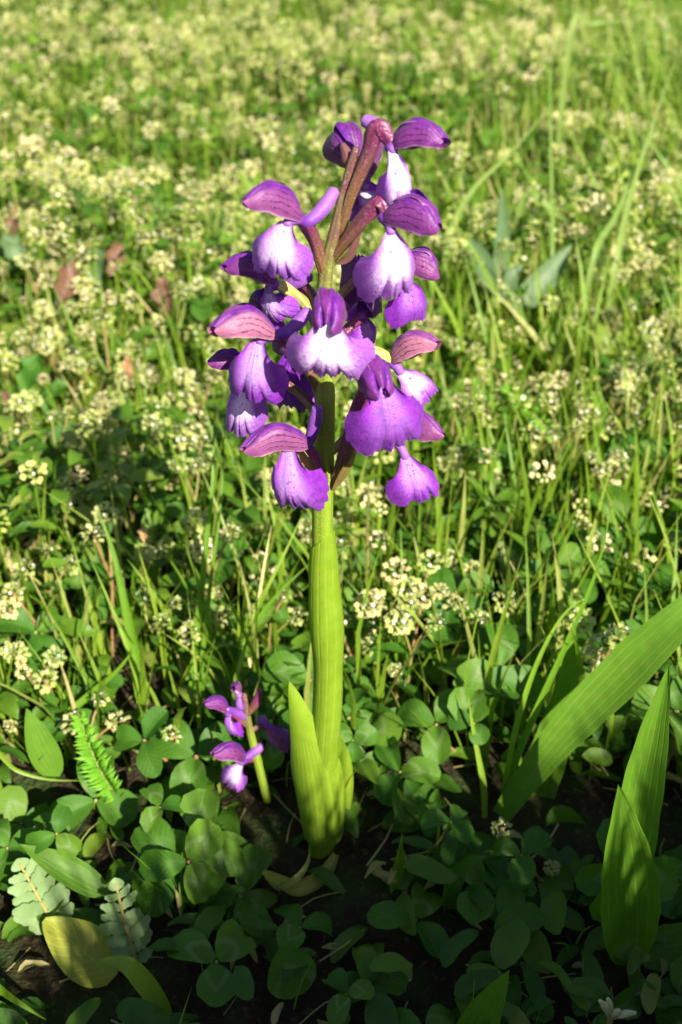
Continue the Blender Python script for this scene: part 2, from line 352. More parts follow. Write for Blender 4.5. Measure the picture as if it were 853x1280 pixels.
# ------------------------------------------------------------------ the orchid
def flower(plant, O, tip, hood_r, lip0, lip1, lip_hw, lip_n, spur=None, ovary=None, pale=0.3, sep_pale=0.3, dark=0.0, seed=0,
           lip_fold=0.5, green=False, bract=None, ov_r=(0.10, 0.13, 0.15, 0.11), up=(0, 0.24, 1), dorsal_open=0.0, fan=1.12):
    rs = random.Random(seed * 7 + 3)
    fl = link('flower', None, plant, V(O) - world_loc(plant))
    f = V(tip) - V(O); L = f.length; f.normalize()
    u = V(up); u = (u - f * u.dot(f)).normalized(); r = f.cross(u)
    colr = (sep_pale, dark, rs.random(), 1)
    prof = [0.36, 0.74, 0.95, 1.05, 1.08, 1.04, 0.90, 0.42]
    hood_r = hood_r * 0.98
    def shell(s, th0, th1, k, length, lift=0.0, n=8, flare=0.0):
        def fn(uu, v):
            b = (uu + 1) / 2
            a = v * length
            e = abs(math.sin(math.pi * (0.04 + 0.92 * b))) ** 0.5         # ovate end
            a2 = a * (1 - (0.24 - 0.24 * e) * max(0, v - .3) / .7)
            th = th0 + (th1 - th0) * b
            th = th0 * 0.5 + th1 * 0.5 + (th - (th0 + th1) / 2) * (0.65 + 0.35 * math.sin(math.pi * min(1, v * 0.9 + 0.1)))
            rr = hood_r * k * lerpl(prof, min(1, v)) + flare * hood_r * max(0, v - 0.7) * 2
            c = f * (a2 * L) + u * (0.16 * L * math.sin(math.pi * v * 0.85) + lift * v - 0.13 * L * v ** 3)
            rr *= 1 + .45 * max(0, b - .6) * (1 if k > .91 else 0) + .16 * mnoise.noise(V((b * 3, v * 3, seed + s)))
            wob = 1 + 0.05 * math.sin(v * 9 + b * 5 + seed)
            return V(O) + c + (u * math.cos(th) * 1.0 + r * s * math.sin(th) * 0.80) * rr * wob
        return sheet(fn, 10, 14)
    for s in (-1, 1):
        build('sepal', shell(s, R(4 + 10 * rs.random()), R(122 + 22 * rs.random()), 1.0 + .08 * rs.uniform(-1, 1), .96 + 0.12 * rs.random(), flare=0.05 + .25 * rs.random()), M_SEP, fl, color=colr)
        build('petal', shell(s, R(25), R(100), 0.78, 0.88), M_SEP, fl, color=(0.1, 0.35, 0, 1))
    build('dorsal_sepal', shell(1, R(-42), R(42), 0.93 + dorsal_open, 0.98, lift=dorsal_open * 0.3), M_SEP, fl, color=(sep_pale * 0.3, dark, 0, 1))
    # lip: a fan with three lobes, side lobes folded back
    A, B = V(lip0), V(lip1); d = B - A; ll = d.length; d.normalize()
    n = V(lip_n); n = (n - d * n.dot(d)).normalized(); side = d.cross(n)
    ext = 0.16 * ll; A = A - d * ext; ll += ext
    rs_c = rs.random()
    asym = rs.uniform(-.12, .12); lobe_r = rs.uniform(-.12, .12); lobe_l = rs.uniform(-1, 1)
    nd = rs.uniform(.86, .93); ml = rs.uniform(.90, .98)
    half = [V((0, ml - .05, 0)), V((.10, ml, 0)), V((.24, ml - .02, 0)), V((.36, nd, 0)), V((.50, .95, 0)), V((.70, .97, 0)), V((.90, .86, 0)), V((1.0, .68, 0)), V((.97, .52, 0)), V((.80, .36, 0))]
    if fan < 1: half = [V((q.x * (.75 + .25 * q.y), q.y, 0)) for q in half]
    fine = catmull(half, 200); acc = [0.0]
    for i in range(200): acc.append(acc[-1] + (fine[i + 1] - fine[i]).length)
    half = []
    j = 0
    for i in range(61):                                     # even steps along the margin
        g = acc[-1] * i / 60
        while j < 199 and acc[j + 1] < g: j += 1
        half.append(fine[j].lerp(fine[j + 1], min(1, max(0, (g - acc[j]) / max(1e-6, acc[j + 1] - acc[j])))))
    def lipfn(uu, v):
        au = abs(uu); B = lerpl(half, au); sg = 1 if uu > 0 else -1
        edge = max(0.0, (v - .80) / .20) ** 2
        cr = edge * (.035 * mnoise.noise(V((uu * 16, seed * 1.7, 0))) + .045 * mnoise.noise(V((uu * 34, seed * 2.7, 3))))
        B = V((B.x * (1 + lobe_r * sg * au), B.y * (1 + .10 * lobe_l * sg * au) , 0))
        k = v ** .92
        w = .16 * au * (1 - v) + k * B.x * (1 + cr) * (1 - .10 * math.sin(math.pi * v))
        X = lip_hw * sg * w * (1 + asym * uu); Y = ll * k * (B.y + cr * 1.3)
        t = math.sqrt(w * w + .012) - .11
        Z = 0.20 * ll * math.sin(math.pi * min(1, v * .9)) - lip_fold * lip_hw * t * (.65 + .45 * w)
        Z += lip_hw * v * (0.07 * mnoise.noise(V((uu * 2.2, v * 1.5, seed))) + 0.05 * v * mnoise.noise(V((uu * 5, v * 3, seed + 9))))
        Z -= .02 * lip_hw * math.exp(-((au - .28) / .09) ** 2) * v                 # creases between the lobes
        Z -= (0.06 + .22 * rs_c) * ll * max(0, v - .65) ** 1.5 * 2 + .12 * lip_hw * edge * mnoise.noise(V((uu * 7, seed, 5)))
        return A + side * X + d * Y + n * Z
    build('lip', sheet(lipfn, 72, 20), M_LIP, fl, color=(pale, dark, rs.random(), 1))
    # throat and column
    build('column', tube([V(O) + f * 0.02 + u * 0.02, V(O) + f * 0.14 + u * 0.05, V(O) + f * 0.27 + u * 0.10], [0.07, 0.09, 0.05], 8, 5), M_COLUMN, fl)
    build('throat', tube([V(O) - f * 0.04, V(O) * 0.5 + A * 0.5 + f * 0.03, A + d * 0.05], [0.10, 0.10, 0.08], 10, 6), M_SPUR, fl, color=(0.7, 0, 0, 1))
    if spur is not None:
        S = [V(p) for p in spur]
        build('spur', tube([V(O) + f * 0.05] + S, [0.09, 0.105, 0.12, 0.135, 0.10], 10, 14), M_SPUR, fl, color=(pale * 0.6 + 0.2, dark, 0, 1))
    if ovary is not None:
        build('ovary', tube([V(p) for p in ovary] + [V(O) + f * 0.06], [q * .74 for q in ov_r], 12, 22, ridge=0.16, twist=3.2), M_OVARY_G if green else M_OVARY, fl)
        if bract is not None:
            q = [V(p) for p in bract]
            build('bract', leaf(q, 0.22, P_LANCE, (0.2, -0.6, -0.6), 4, 10, cup=0.6), M_BRACT, fl)
    return fl

def build_orchid():
    base = at(402, 1058, z=0.3)
    plant = thing('orchid', base, 'tall orchid with dense spike of purple hooded flowers on pale green sheathed stem', 'orchid')
    Y0 = base.y
    A = lambda px, py, dy=0.0: at(px, py, y=Y0 + dy)
    axis = [A(402, 1062), A(404, 960), A(408, 860), A(406, 760), A(404, 670), A(405, 580), A(407, 500), A(406, 420), A(407, 350), A(421, 280), A(437, 215), A(446, 185)]
    build('stem', tube(axis, [0.30, 0.29, 0.28, 0.24, 0.22, 0.22, 0.20, 0.17, 0.13, 0.10, 0.08, 0.06], 14, 60, ridge=0.05), M_AXIS, plant)
    # sheathing leaf wrapped round the stem, its pointed mouth at the top
    sp = catmull([A(402, 1062), A(405, 960), A(410, 860), A(409, 790), A(405, 725), A(404, 660)], 40)
    rad = [0.33, 0.33, 0.33, 0.34, 0.37, 0.37, 0.30, 0.235]
    def sh(uu, v):
        th = uu * math.pi * 1.06 + R(-60) + v * 0.5
        top = 0.955 + 0.045 * math.cos(uu * math.pi)
        k = v * top; p = lerpl(sp, k); r0 = lerpl(rad, k) * (1.0 + 0.05 * (uu + 1) / 2)
        r0 *= 1 + 0.03 * math.sin(k * 23) + 0.02 * math.sin(th * 2 + k * 9)
        return p + V((math.cos(th) * r0, math.sin(th) * r0, 0))
    build('sheath_leaf', sheet(sh, 26, 44), M_SHEATH, plant)
    # lower leaf clasping the stem, tip standing free
    spine = catmull([A(404, 1060, -0.42), A(400, 1005, -0.42), A(390, 945, -0.34), A(374, 890, -0.2), A(362, 853, 0.0)], 24)
    def lf(uu, v):
        j = min(24, round(v * 24)); p = spine[j]
        hw = 0.62 * (0.80 + 0.25 * math.sin(math.pi * min(1, v * 1.3))) * min(1, (1 - v) * 1.55) ** 0.8
        wrap = 1.25 * (1 - v) ** 0.7 + 0.25
        th = uu * wrap; rr = hw / max(0.3, math.sin(min(1.3, wrap)))
        return p + V((math.sin(th) * rr, (1 - math.cos(th)) * rr, 0.05 * math.sin(v * 8) * abs(uu)))
    build('basal_leaf', sheet(lf, 16, 24), M_SHEATH, plant)
    # right margin of the same rosette
    build('basal_leaf', leaf([A(414, 1060, 0.2), A(424, 1000, 0.3), A(425, 950, 0.35), A(417, 905, 0.3)], 0.55, P_LANCE, (0.75, -0.5, 0.1), 8, 14, cup=0.7), M_SHEATH, plant)
    g = build('withered_leaf', leaf([A(420, 1068, -0.4), A(402, 1100, -1.0), A(372, 1118, -1.5), A(348, 1108, -1.7), A(328, 1092, -1.8)], 0.40, lambda v: 0.2 + 0.9 * math.sin(math.pi * min(1, v * 0.93 + 0.05)) ** 0.7, (0.2, -0.2, 0.95), 10, 22, cup=1.2, twist=0.3), M_CURL, plant)
    g['label'] = 'curled withering leaf with brown tip at the stem foot'
    build('withered_leaf', leaf([A(330, 1093, -1.8), A(350, 1108, -1.65), A(372, 1098, -1.5), A(386, 1078, -1.2), A(388, 1056, -1.0)], 0.17, P_LANCE, (-0.2, -0.6, 0.5), 5, 16, cup=0.5, twist=-0.6), M_CURL, plant)
    C = V((0.0, -1, 0.25))                       # towards whoever looks at the plant
    def F(O, tip, hr, l0, l1, hw, ln, **k):
        for key in ('spur', 'ovary', 'bract'):
            if k.get(key): k[key] = [A(*p) for p in k[key]]
        return flower(plant, A(*O), A(*tip), hr, A(*l0), A(*l1), hw, ln, **k)
    # top of the spike, hood to one side, white lip below
    F((489, 183, -.3), (557, 176, -.7), .26, (492, 198, -.45), (503, 268, -.5), .36, (.25, -1, .1), ovary=[(424, 292, 0), (441, 238, -.1), (462, 190, -.15), (474, 160, -.2)], pale=1.0, sep_pale=.12, seed=1, ov_r=(.09, .12, .16, .20, .22, .12), fan=.62, lip_fold=.8,
      spur=[(480, 165, -.2), (467, 156, 0), (455, 150, .1)])
    # back of the top, turned away, shade darkened into the petals
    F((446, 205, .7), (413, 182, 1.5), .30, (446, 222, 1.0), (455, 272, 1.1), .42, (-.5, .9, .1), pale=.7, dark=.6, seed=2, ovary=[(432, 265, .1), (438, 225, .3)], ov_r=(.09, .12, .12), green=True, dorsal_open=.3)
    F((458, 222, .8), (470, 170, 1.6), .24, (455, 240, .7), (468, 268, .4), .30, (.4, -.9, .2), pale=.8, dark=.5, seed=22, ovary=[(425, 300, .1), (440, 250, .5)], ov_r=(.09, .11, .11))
    F((480, 270, -.5), (550, 285, -1.0), .32, (490, 302, -.75), (492, 380, -.9), .55, (.2, -1, .1), ovary=[(414, 325, 0), (432, 302, -.1), (458, 270, -.3), (476, 252, -.4)], pale=.95, sep_pale=.15, seed=3, ov_r=(.09, .14, .17, .19, .18, .1), lip_fold=.9,
      bract=[(420, 330, 0), (436, 315, -.1), (452, 285, -.2)])
    F((500, 325, .4), (548, 345, .2), .26, (508, 358, .2), (516, 408, .1), .46, (.5, -.9, .2), pale=.1, sep_pale=.35, seed=4, ovary=[(415, 380, 0), (450, 345, .3), (480, 325, .4)], lip_fold=.4)
    F((376, 273, -.5), (305, 250, -1.0), .29, (356, 288, -.7), (346, 352, -.8), .58, (-.25, -1, .1), spur=[(385, 277, -.4), (402, 263, -.25), (419, 238, 0)], ovary=[(405, 345, 0), (396, 310, -.1), (384, 282, -.35)], pale=.75, sep_pale=.35, seed=5, lip_fold=.5, ov_r=(.10, .16, .17, .11))
    F((345, 355, .3), (279, 333, .2), .27, (337, 368, .2), (350, 405, .1), .42, (-.5, -.8, .2), spur=[(355, 358, .4), (372, 352, .4), (388, 345, .4)], ovary=[(402, 420, 0), (385, 385, .2), (360, 362, .3)], pale=.5, sep_pale=.2, dark=.45, seed=6, green=True, ov_r=(.10, .17, .15, .10))  # shade from the flower above painted into its colour
    F((334, 385, .6), (318, 372, .9), .22, (334, 388, .6), (330, 420, .6), .36, (-.5, -.8, .2), pale=.3, dark=.5, seed=26, spur=[(345, 375, .6), (360, 372, .6), (372, 378, .5)])
    F((417, 383, -1.4), (408, 412, -2.4), .31, (411, 408, -2.15), (407, 480, -2.05), .76, (-.05, -1, .22), ovary=[(406, 440, 0), (412, 395, -.3), (416, 372, -.8)], pale=1.0, sep_pale=.1, seed=7, lip_fold=.45, fan=1.22, dorsal_open=.08, up=(0, 0, 1))
    F((434, 380, .5), (446, 316, .9), .30, (440, 375, .8), (452, 395, 1.0), .34, (.3, .9, .1), pale=.4, sep_pale=.3, seed=8, ovary=[(408, 430, 0), (420, 400, .3)], ov_r=(.1, .13, .12), up=(.6, -.7, .1))
    F((345, 420, -.6), (264, 411, -1.1), .30, (322, 436, -.8), (316, 505, -.95), .57, (-.2, -1, .15), spur=[(355, 417, -.55), (370, 406, -.4), (386, 388, -.3)], ovary=[(404, 500, 0), (385, 460, -.1), (360, 428, -.4)], pale=.30, sep_pale=.85, seed=9, lip_fold=.45)
    F((312, 462, .3), (260, 452, .1), .21, (312, 472, .1), (300, 549, 0), .42, (-.25, -1, .1), ovary=[(402, 520, 0), (365, 485, .3), (335, 468, .3)], pale=.85, sep_pale=.2, dark=.2, seed=10)
    F((372, 440, .6), (350, 430, 1.4), .26, (366, 445, .8), (358, 518, .9), .42, (-.4, -.8, .1), ovary=[(403, 510, 0), (390, 470, .4)], ov_r=(.1, .14, .12), pale=.0, dark=.7, seed=11, green=True, lip_fold=.3)  # behind the centre lip, whose shade is in this petal colour
    F((490, 452, 0), (550, 427, -.3), .25, (505, 470, -.1), (542, 502, -.2), .42, (.5, -.8, .4), ovary=[(408, 490, 0), (432, 455, .1), (462, 440, .1)], pale=.55, sep_pale=.95, seed=12, green=True, ov_r=(.09, .14, .16, .12))
    F((458, 468, -1.2), (480, 494, -2.3), .32, (478, 486, -1.95), (494, 564, -1.9), .72, (.25, -1, .15), ovary=[(413, 612, 0), (428, 575, -.3), (446, 520, -.7)], ov_r=(.10, .16, .19, .20, .12), pale=.12, sep_pale=.12, seed=13, lip_fold=.35, fan=1.2, dorsal_open=.12, up=(0, 0, 1),
      bract=[(416, 612, -.2), (436, 570, -.4), (447, 512, -.5)])
    F((386, 555, -.6), (304, 560, -1.15), .25, (362, 570, -.85), (372, 645, -.95), .56, (-.15, -1, .15), spur=[(388, 548, -.5), (394, 528, -.5), (397, 508, -.5)], ovary=[(409, 600, 0), (402, 592, -.3), (394, 570, -.5)], pale=.25, sep_pale=.5, seed=14, lip_fold=.35,
      bract=[(402, 595, -.3), (372, 560, -.4), (360, 530, -.3)])
    F((488, 540, -.3), (554, 543, -.8), .31, (510, 578, -.6), (530, 628, -.75), .52, (.3, -1, .2), ovary=[(410, 570, 0), (435, 545, .3), (465, 535, .1)], pale=.2, sep_pale=.4, seed=15, lip_fold=.3)
    # flowers on the far side of the spike, shade between the others put into their colour
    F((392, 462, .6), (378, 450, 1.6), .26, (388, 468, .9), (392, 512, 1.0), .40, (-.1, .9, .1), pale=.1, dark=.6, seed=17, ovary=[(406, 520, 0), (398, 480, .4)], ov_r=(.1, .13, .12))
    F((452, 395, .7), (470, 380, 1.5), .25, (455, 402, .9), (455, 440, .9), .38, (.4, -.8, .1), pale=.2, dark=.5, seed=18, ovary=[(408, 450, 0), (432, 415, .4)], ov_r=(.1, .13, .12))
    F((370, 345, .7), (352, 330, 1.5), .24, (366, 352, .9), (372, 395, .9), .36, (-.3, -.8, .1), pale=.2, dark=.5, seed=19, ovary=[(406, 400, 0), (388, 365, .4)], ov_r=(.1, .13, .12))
    # shrivelled bud at the very top
    build('bud', tube([A(440, 215, .1), A(436, 198, .2), A(428, 180, .3)], [.08, .14, .05], 8, 6), M_BRACT, plant)
build_orchid()

def build_small_orchid():
    b = at(335, 1000, z=0.4)
    plant = thing('orchid', b, 'small short orchid with four purple flowers hidden low in clover', 'orchid')
    Y0 = b.y
    A = lambda px, py, dy=0.0: at(px, py, y=Y0 + dy)
    build('stem', tube([A(335, 1000), A(322, 950), A(312, 910), A(305, 868)], [.13, .12, .10, .07], 8, 14), M_AXIS, plant)
    def F(O, tip, hr, l0, l1, hw, ln, **k):
        for key in ('spur', 'ovary'):
            if k.get(key): k[key] = [A(*p) for p in k[key]]
        return flower(plant, A(*O), A(*tip), hr, A(*l0), A(*l1), hw, ln, **k)
    F((306, 950, -.3), (266, 942, -.7), .24, (300, 958, -.4), (286, 986, -.6), .36, (-.3, -1, .2), spur=[(312, 944, -.2), (320, 938, -.1), (328, 932, 0)], ovary=[(320, 950, 0), (314, 950, -.1)], ov_r=(.1, .1, .1), pale=.7, sep_pale=.3, seed=31)
    F((285, 888, -.2), (257, 878, -.4), .18, (288, 896, -.2), (296, 922, -.3), .22, (-.3, -1, .2), spur=[(294, 890, -.1), (302, 893, 0), (308, 896, 0)], ovary=[(312, 910, 0), (300, 900, -.1)], ov_r=(.08, .1, .1), pale=.2, sep_pale=.2, seed=32)
    F((335, 908, .1), (362, 938, -.2), .20, (340, 912, .1), (350, 932, 0), .20, (.4, -1, .2), spur=[(330, 902, .2), (325, 898, .2)], ovary=[(312, 915, 0), (324, 908, .1)], ov_r=(.08, .1, .1), pale=.3, sep_pale=.4, seed=33)
    F((298, 868, .1), (292, 858, -.2), .14, (300, 872, 0), (301, 890, 0), .16, (0, -1, .2), pale=.2, dark=.3, seed=34)
    build('bud', tube([A(308, 895), A(320, 878), A(325, 862)], [.07, .13, .06], 8, 8), M_OVARY, plant)
build_small_orchid()

# ------------------------------------------------------------------ hand-placed plants round the orchid
def gz(p, dz=0.0): return V((p.x, p.y, ground_z(p.x, p.y) + dz))
def plantain(label, leaves):
    p0 = leaves[0][0][0]
    t = thing('plantain', gz(p0), label, 'plantain')
    for pts, wd, n, kw in leaves:
        build('leaf', leaf(pts, wd, kw.pop('prof', P_LANCE), n, 10, 40, edge=.02, **{**kw, 'wave': .022}), M_PLANTAIN, t)
    return t
Q = lambda px, py, y: at(px, py, y=y)
yb = at(650, 1015, z=0.6).y
plantain('plantain with one long bright strap leaf slanting up from the grass', [
    ([Q(626, 1020, yb), Q(690, 935, yb + .3), Q(770, 850, yb + .7), Q(860, 765, yb + 1.0), Q(960, 690, yb + 1.6)], 1.08, (-.35, -.75, .65), dict(cup=.12, fold=.12, wave=.012, prof=P_STRAP)),
    ([Q(665, 1030, yb + .8), Q(680, 960, yb + 1.4), Q(705, 880, yb + 2.0), Q(720, 775, yb + 2.6)], .95, (-.2, -.9, .3), dict(cup=.2, wave=.012)),
    ([Q(690, 1010, yb + .4), Q(705, 1030, yb + .2), Q(735, 1070, yb), Q(765, 1110, yb - .5)], .85, (-.3, -.5, .8), dict(cup=.2, wave=.012)),
    ([Q(650, 1040, yb + .3), Q(640, 1080, yb - .3), Q(620, 1130, yb - .8)], .8, (0, -.5, .9), dict(cup=.2))])
yb2 = at(790, 1200, z=0.4).y
plantain('plantain with two upright pointed leaves ribbed lengthwise beside the strap leaf', [
    ([Q(786, 1205, yb2), Q(784, 1140, yb2 + .1), Q(780, 1060, yb2 + .35), Q(773, 980, yb2 + .6)], 1.25, (.1, -.9, .4), dict(cup=.25, fold=.1, wave=.008)),
    ([Q(792, 1130, yb2 + .9), Q(795, 1040, yb2 + 1.2), Q(815, 930, yb2 + 1.6), Q(837, 830, yb2 + 1.9)], .86, (-.3, -.8, .3), dict(cup=.3, fold=.25, wave=.01)),
    ([Q(800, 1200, yb2 + .3), Q(850, 1180, yb2 + .4), Q(900, 1170, yb2 + .2)], .9, (0, -.4, .9), dict(cup=.2))])
def single(name, mat, geo, label, cat, group=None, loc=None):
    o = build(name, geo, mat, None, loc if loc is not None else geo[0][len(geo[0][0:1]) - 1]); tag(o, label, cat, group); return o
LG = lambda pts, wd, n=(0, -.6, .7), **k: leaf(pts, wd, k.pop('prof', P_LANCE), n, 6, 18, **k)
y = at(600, 1275, z=1.2).y
single('lance_leaf', M_PLANTAIN, LG([Q(575, 1330, y - .1), Q(600, 1275, y), Q(637, 1212, y + .3)], .78, cup=.2), 'short pointed green leaf standing alone in dark shade below the plantains', 'leaf')
y = at(60, 970, z=1.0).y
single('lance_leaf', M_PLANTAIN, LG([Q(72, 972, y), Q(50, 930, y + .2), Q(33, 885, y + .5)], .72, (.5, -.8, .3), cup=.2), 'upright pointed leaf catching sun beside the feathery yarrow leaf', 'leaf')
y = at(75, 1090, z=1.5).y
single('lance_leaf', M_PLANTAIN, LG([Q(135, 1118, y - .3), Q(80, 1085, y), Q(24, 1055, y + .3)], .62, (.2, -.5, .9), cup=.3, wave=.03), 'half shaded narrow leaf lying over the silvery pinnate leaves', 'leaf')
y = at(95, 1185, z=0.7).y
single('oval_leaf', M_YELLOW, leaf([Q(140, 1225, y - .4), Q(105, 1190, y), Q(55, 1150, y + .5)], 1.25, P_OVATE, (0.1, -.3, 1), 8, 16, cup=.2, wave=.03), 'broad oval leaf turning yellow under the silvery pinnate leaves', 'leaf')
y = at(175, 1220, z=1.2).y
single('curled_grass_leaf', M_GRASS, LG([Q(215, 1278, y - .3), Q(185, 1235, y), Q(155, 1205, y + .2), Q(115, 1203, y + .2)], .42, (.2, -.4, .9), cup=.3), 'broad arching grass leaf in front of the yellowing oval leaf', 'leaf')
y = at(360, 1215, z=0.9).y
single('oval_leaf', M_CLOVER, leaf([Q(372, 1245, y - .3), Q(362, 1215, y), Q(350, 1186, y + .3)], 1.15, P_OVATE, (0.1, -.4, 1), 8, 14, cup=.2), 'rounded dark green leaf alone in the shade below the withered curl', 'leaf')
y = at(490, 1090, z=1.0).y
t = thing('twisted_grass', gz(Q(420, 1240, y - 1.0)), 'twisted sunlit grass shoot curving up beside the orchid stem foot', 'grass')
build('blade', LG([Q(420, 1245, y - 1.0), Q(460, 1205, y - .6), Q(488, 1160, y - .2), Q(508, 1115, y)], .16, (0, -.8, .6), prof=lambda v: 1), M_GRASS, t)
build('blade', LG([Q(494, 1118, y), Q(494, 1085, y + .2), Q(503, 1040, y + .5)], .42, (.3, -.9, .2), cup=.5, twist=.9), M_GRASS, t)
build('blade', LG([Q(490, 1150, y - .1), Q(489, 1130, y), Q(488, 1116, y)], .16, (0, -1, .1), prof=lambda v: 1), M_GRASS, t)
y = at(575, 1050, z=1.0).y
single('broken_blade', M_GRASS, LG([Q(575, 1075, y), Q(578, 1050, y), Q(581, 1025, y + .1)], .30, (.2, -1, .2), prof=lambda v: 1, fold=.4), 'short cut grass blade end glowing beside the white floret cluster', 'grass')
y = at(560, 1110, z=.8).y
single('folded_leaf', M_CLOVER, LG([Q(560, 1150, y - .3), Q(562, 1105, y), Q(580, 1075, y + .3), Q(610, 1070, y + .2)], .5, (.3, -.6, .7), cup=.6, twist=.6), 'folded dull green leaf below the cut grass blade end', 'leaf')

# feathery yarrow leaves
def feathery(label, pts, length_w, n, mat=M_FERNY, group=None, teeth=22, name='yarrow_leaf', dense=3):
    sp = catmull(pts, 60); N0 = V(n)
    t = thing(name, sp[0], label, 'leaf', group)
    build('midrib', tube(pts, [.05, .04, .02], 6, 20), M_STEM, t)
    for k in range(teeth):
        v = 0.06 + 0.93 * k / teeth; p = lerpl(sp, v); tg = (lerpl(sp, min(1, v + .03)) - lerpl(sp, v - .03)).normalized()
        nn = (N0 - tg * N0.dot(tg)).normalized(); s = tg.cross(nn)
        wd = length_w * (0.35 + 0.65 * math.sin(math.pi * min(1, v * .8 + .15)))
        gs = []
        for sgn in (-1, 1):
            for q in range(dense):
                lift = (q - (dense - 1) / 2) * 0.5
                e = p + (s * sgn * (0.9 - .15 * abs(lift)) + tg * 0.45 + nn * (lift * .9 + .25)) * wd * rnd.uniform(.55, 1.2) + V((rnd.gauss(0, .03), rnd.gauss(0, .03), rnd.gauss(0, .04)))
                gs.append(leaf([p, p * .5 + e * .5 + nn * wd * .12, e], .085, P_LANCE, nn + s * lift, 2, 4, cup=.3))
        build('leaflet', join(gs), mat, t)
    return t
y = at(135, 1000, z=.8).y
feathery('bright feathery yarrow leaf standing up beside the clover', [Q(150, 1000, y), Q(122, 955, y + .4), Q(98, 892, y + 1.1)], .42, (.1, -.9, .4), teeth=24, dense=5)
y = at(740, 595, z=2.0).y
feathery('long slender feathery leaf leaning behind the right grass tuft'.replace('right ', ''), [Q(750, 610, y), Q(700, 555, y + .8), Q(660, 510, y + 1.4), Q(627, 482, y + 2)], .36, (-.2, -.6, .7), teeth=30)
feathery('upright slender feathery leaf beyond the clover behind the plantains', [Q(765, 590, y + .5), Q(757, 545, y + 1.2), Q(742, 492, y + 1.8)], .30, (0, -.8, .5), teeth=24)
feathery('blurred feathery leaf leaning over the grass behind the flower spike', [Q(660, 580, y + 2), Q(630, 530, y + 3), Q(590, 470, y + 4)], .36, (-.2, -.6, .7), teeth=26)
y = at(190, 600, z=2.5).y
feathery('feathery leaf among the pale flower heads beside the thin grasses', [Q(245, 668, y), Q(225, 625, y + .5), Q(205, 585, y + 1)], .34, (0, -.8, .5), teeth=20)
y = at(115, 740, z=2).y
feathery('short feathery leaf under the arching grass blade', [Q(128, 800, y), Q(122, 770, y + .3), Q(118, 735, y + .6)], .34, (0, -.8, .5), teeth=16)
y = at(320, 640, z=2).y
feathery('feathery leaf beside the orchid stem under the flower spike', [Q(350, 690, y), Q(325, 640, y + .8), Q(300, 590, y + 1.6)], .36, (0, -.8, .5), teeth=22)
# silvery pinnate leaves
def pinnate(label, pts, wd, n, teeth=6, mat=M_SILVER):
    sp = catmull(pts, 40); N0 = V(n); t = thing('pinnate_leaf', sp[0], label, 'leaf')
    build('midrib', tube(pts, [.06, .05, .03], 6, 14), M_STEM, t)
    for k in range(teeth):
        v = .12 + .86 * k / teeth; p = lerpl(sp, v); tg = (lerpl(sp, min(1, v + .03)) - lerpl(sp, v - .03)).normalized()
        nn = (N0 - tg * N0.dot(tg)).normalized(); s = tg.cross(nn); L = wd * (.55 + .45 * math.sin(math.pi * min(1, v + .1)))
        for sgn in (-1, 1):
            e = p + (s * sgn * .9 + tg * rnd.uniform(.25, .65) + nn * rnd.uniform(-.25, .4)) * L * rnd.uniform(.8, 1.1)
            build('leaflet', leaf([p, p * .5 + e * .5 + nn * .06, e], L * .50, lambda v: .12 + .9 * math.sin(math.pi * min(1, v * .9 + .08)) ** .6 * (1 + .16 * math.sin(v * 21)), nn, 4, 10, cup=.25, wave=.03, seed=k + sgn), mat, t)
    build('leaflet', leaf([lerpl(sp, .93), lerpl(sp, 1.0), sp[-1] * 2 - lerpl(sp, .93)], wd * .6, P_OVATE, N0, 4, 8, cup=.2), mat, t)
y = at(45, 1120, z=1.2).y
pinnate('silvery pinnate leaf spread flat with round toothed lobes', [Q(75, 1170, y - .4), Q(50, 1125, y), Q(25, 1080, y + .4)], .75, (.1, -.45, .9))
y = at(160, 1150, z=1.2).y
pinnate('pale downy pinnate leaf folded below the sunlit clover', [Q(175, 1215, y - .6), Q(158, 1160, y), Q(145, 1105, y + .5)], .62, (.2, -.45, .9), 7)
y = at(650, 690, z=2.5).y
pinnate('downy pinnate leaf behind the long thin grass blades', [Q(655, 730, y), Q(640, 705, y + .2), Q(625, 680, y + .5)], .5, (-.2, -.6, .8), 5)

# single grass blades one can follow in the photograph
def blade(label, pts, wd, mat=M_GRASS, n=(0, -.7, .6), twist=.3, name='grass_shoot', cat='grass', prof=P_GRASS):
    p0 = pts[0]; foot = V((p0.x, p0.y + .1, ground_z(p0.x, p0.y)))
    pp = ([foot] if p0.z - foot.z > .5 else []) + list(pts)
    return single(name, mat, leaf(pp, wd, prof, n, 4, 28, cup=.35, twist=twist), label, cat)
y = at(640, 965, z=1.4).y
blade('longest thin grass blade rising past the strap leaf', [Q(638, 970, y), Q(665, 900, y + .6), Q(710, 800, y + 1.3), Q(745, 715, y + 1.9), Q(766, 630, y + 2.4)], .20)
blade('bent grass blade beside the longest thin blade over the strap leaf', [Q(634, 962, y - .1), Q(650, 890, y + .5), Q(675, 820, y + 1.0), Q(705, 768, y + 1.5), Q(738, 742, y + 1.8)], .16)
blade('short curved grass blade next to the white floret cluster', [Q(606, 1022, y - .5), Q(604, 980, y - .2), Q(592, 915, y + .4), Q(585, 868, y + .8)], .17)
blade('bright grass blade lying sideways below the strap leaf', [Q(615, 1085, y - .9), Q(660, 1085, y - .8), Q(715, 1075, y - .7), Q(765, 1052, y - .6)], .15)
y = at(245, 840, z=2).y
blade('tall straight grass blade in front of the pale flower heads', [Q(240, 870, y), Q(248, 780, y + .8), Q(258, 680, y + 1.8), Q(266, 600, y + 2.6), Q(268, 490, y + 4.2)], .22)
blade('tall grass blade leaning away beside the tall straight blade', [Q(252, 850, y), Q(262, 740, y + 1), Q(275, 640, y + 2), Q(283, 520, y + 3.5)], .14)
y = at(165, 860, z=2).y
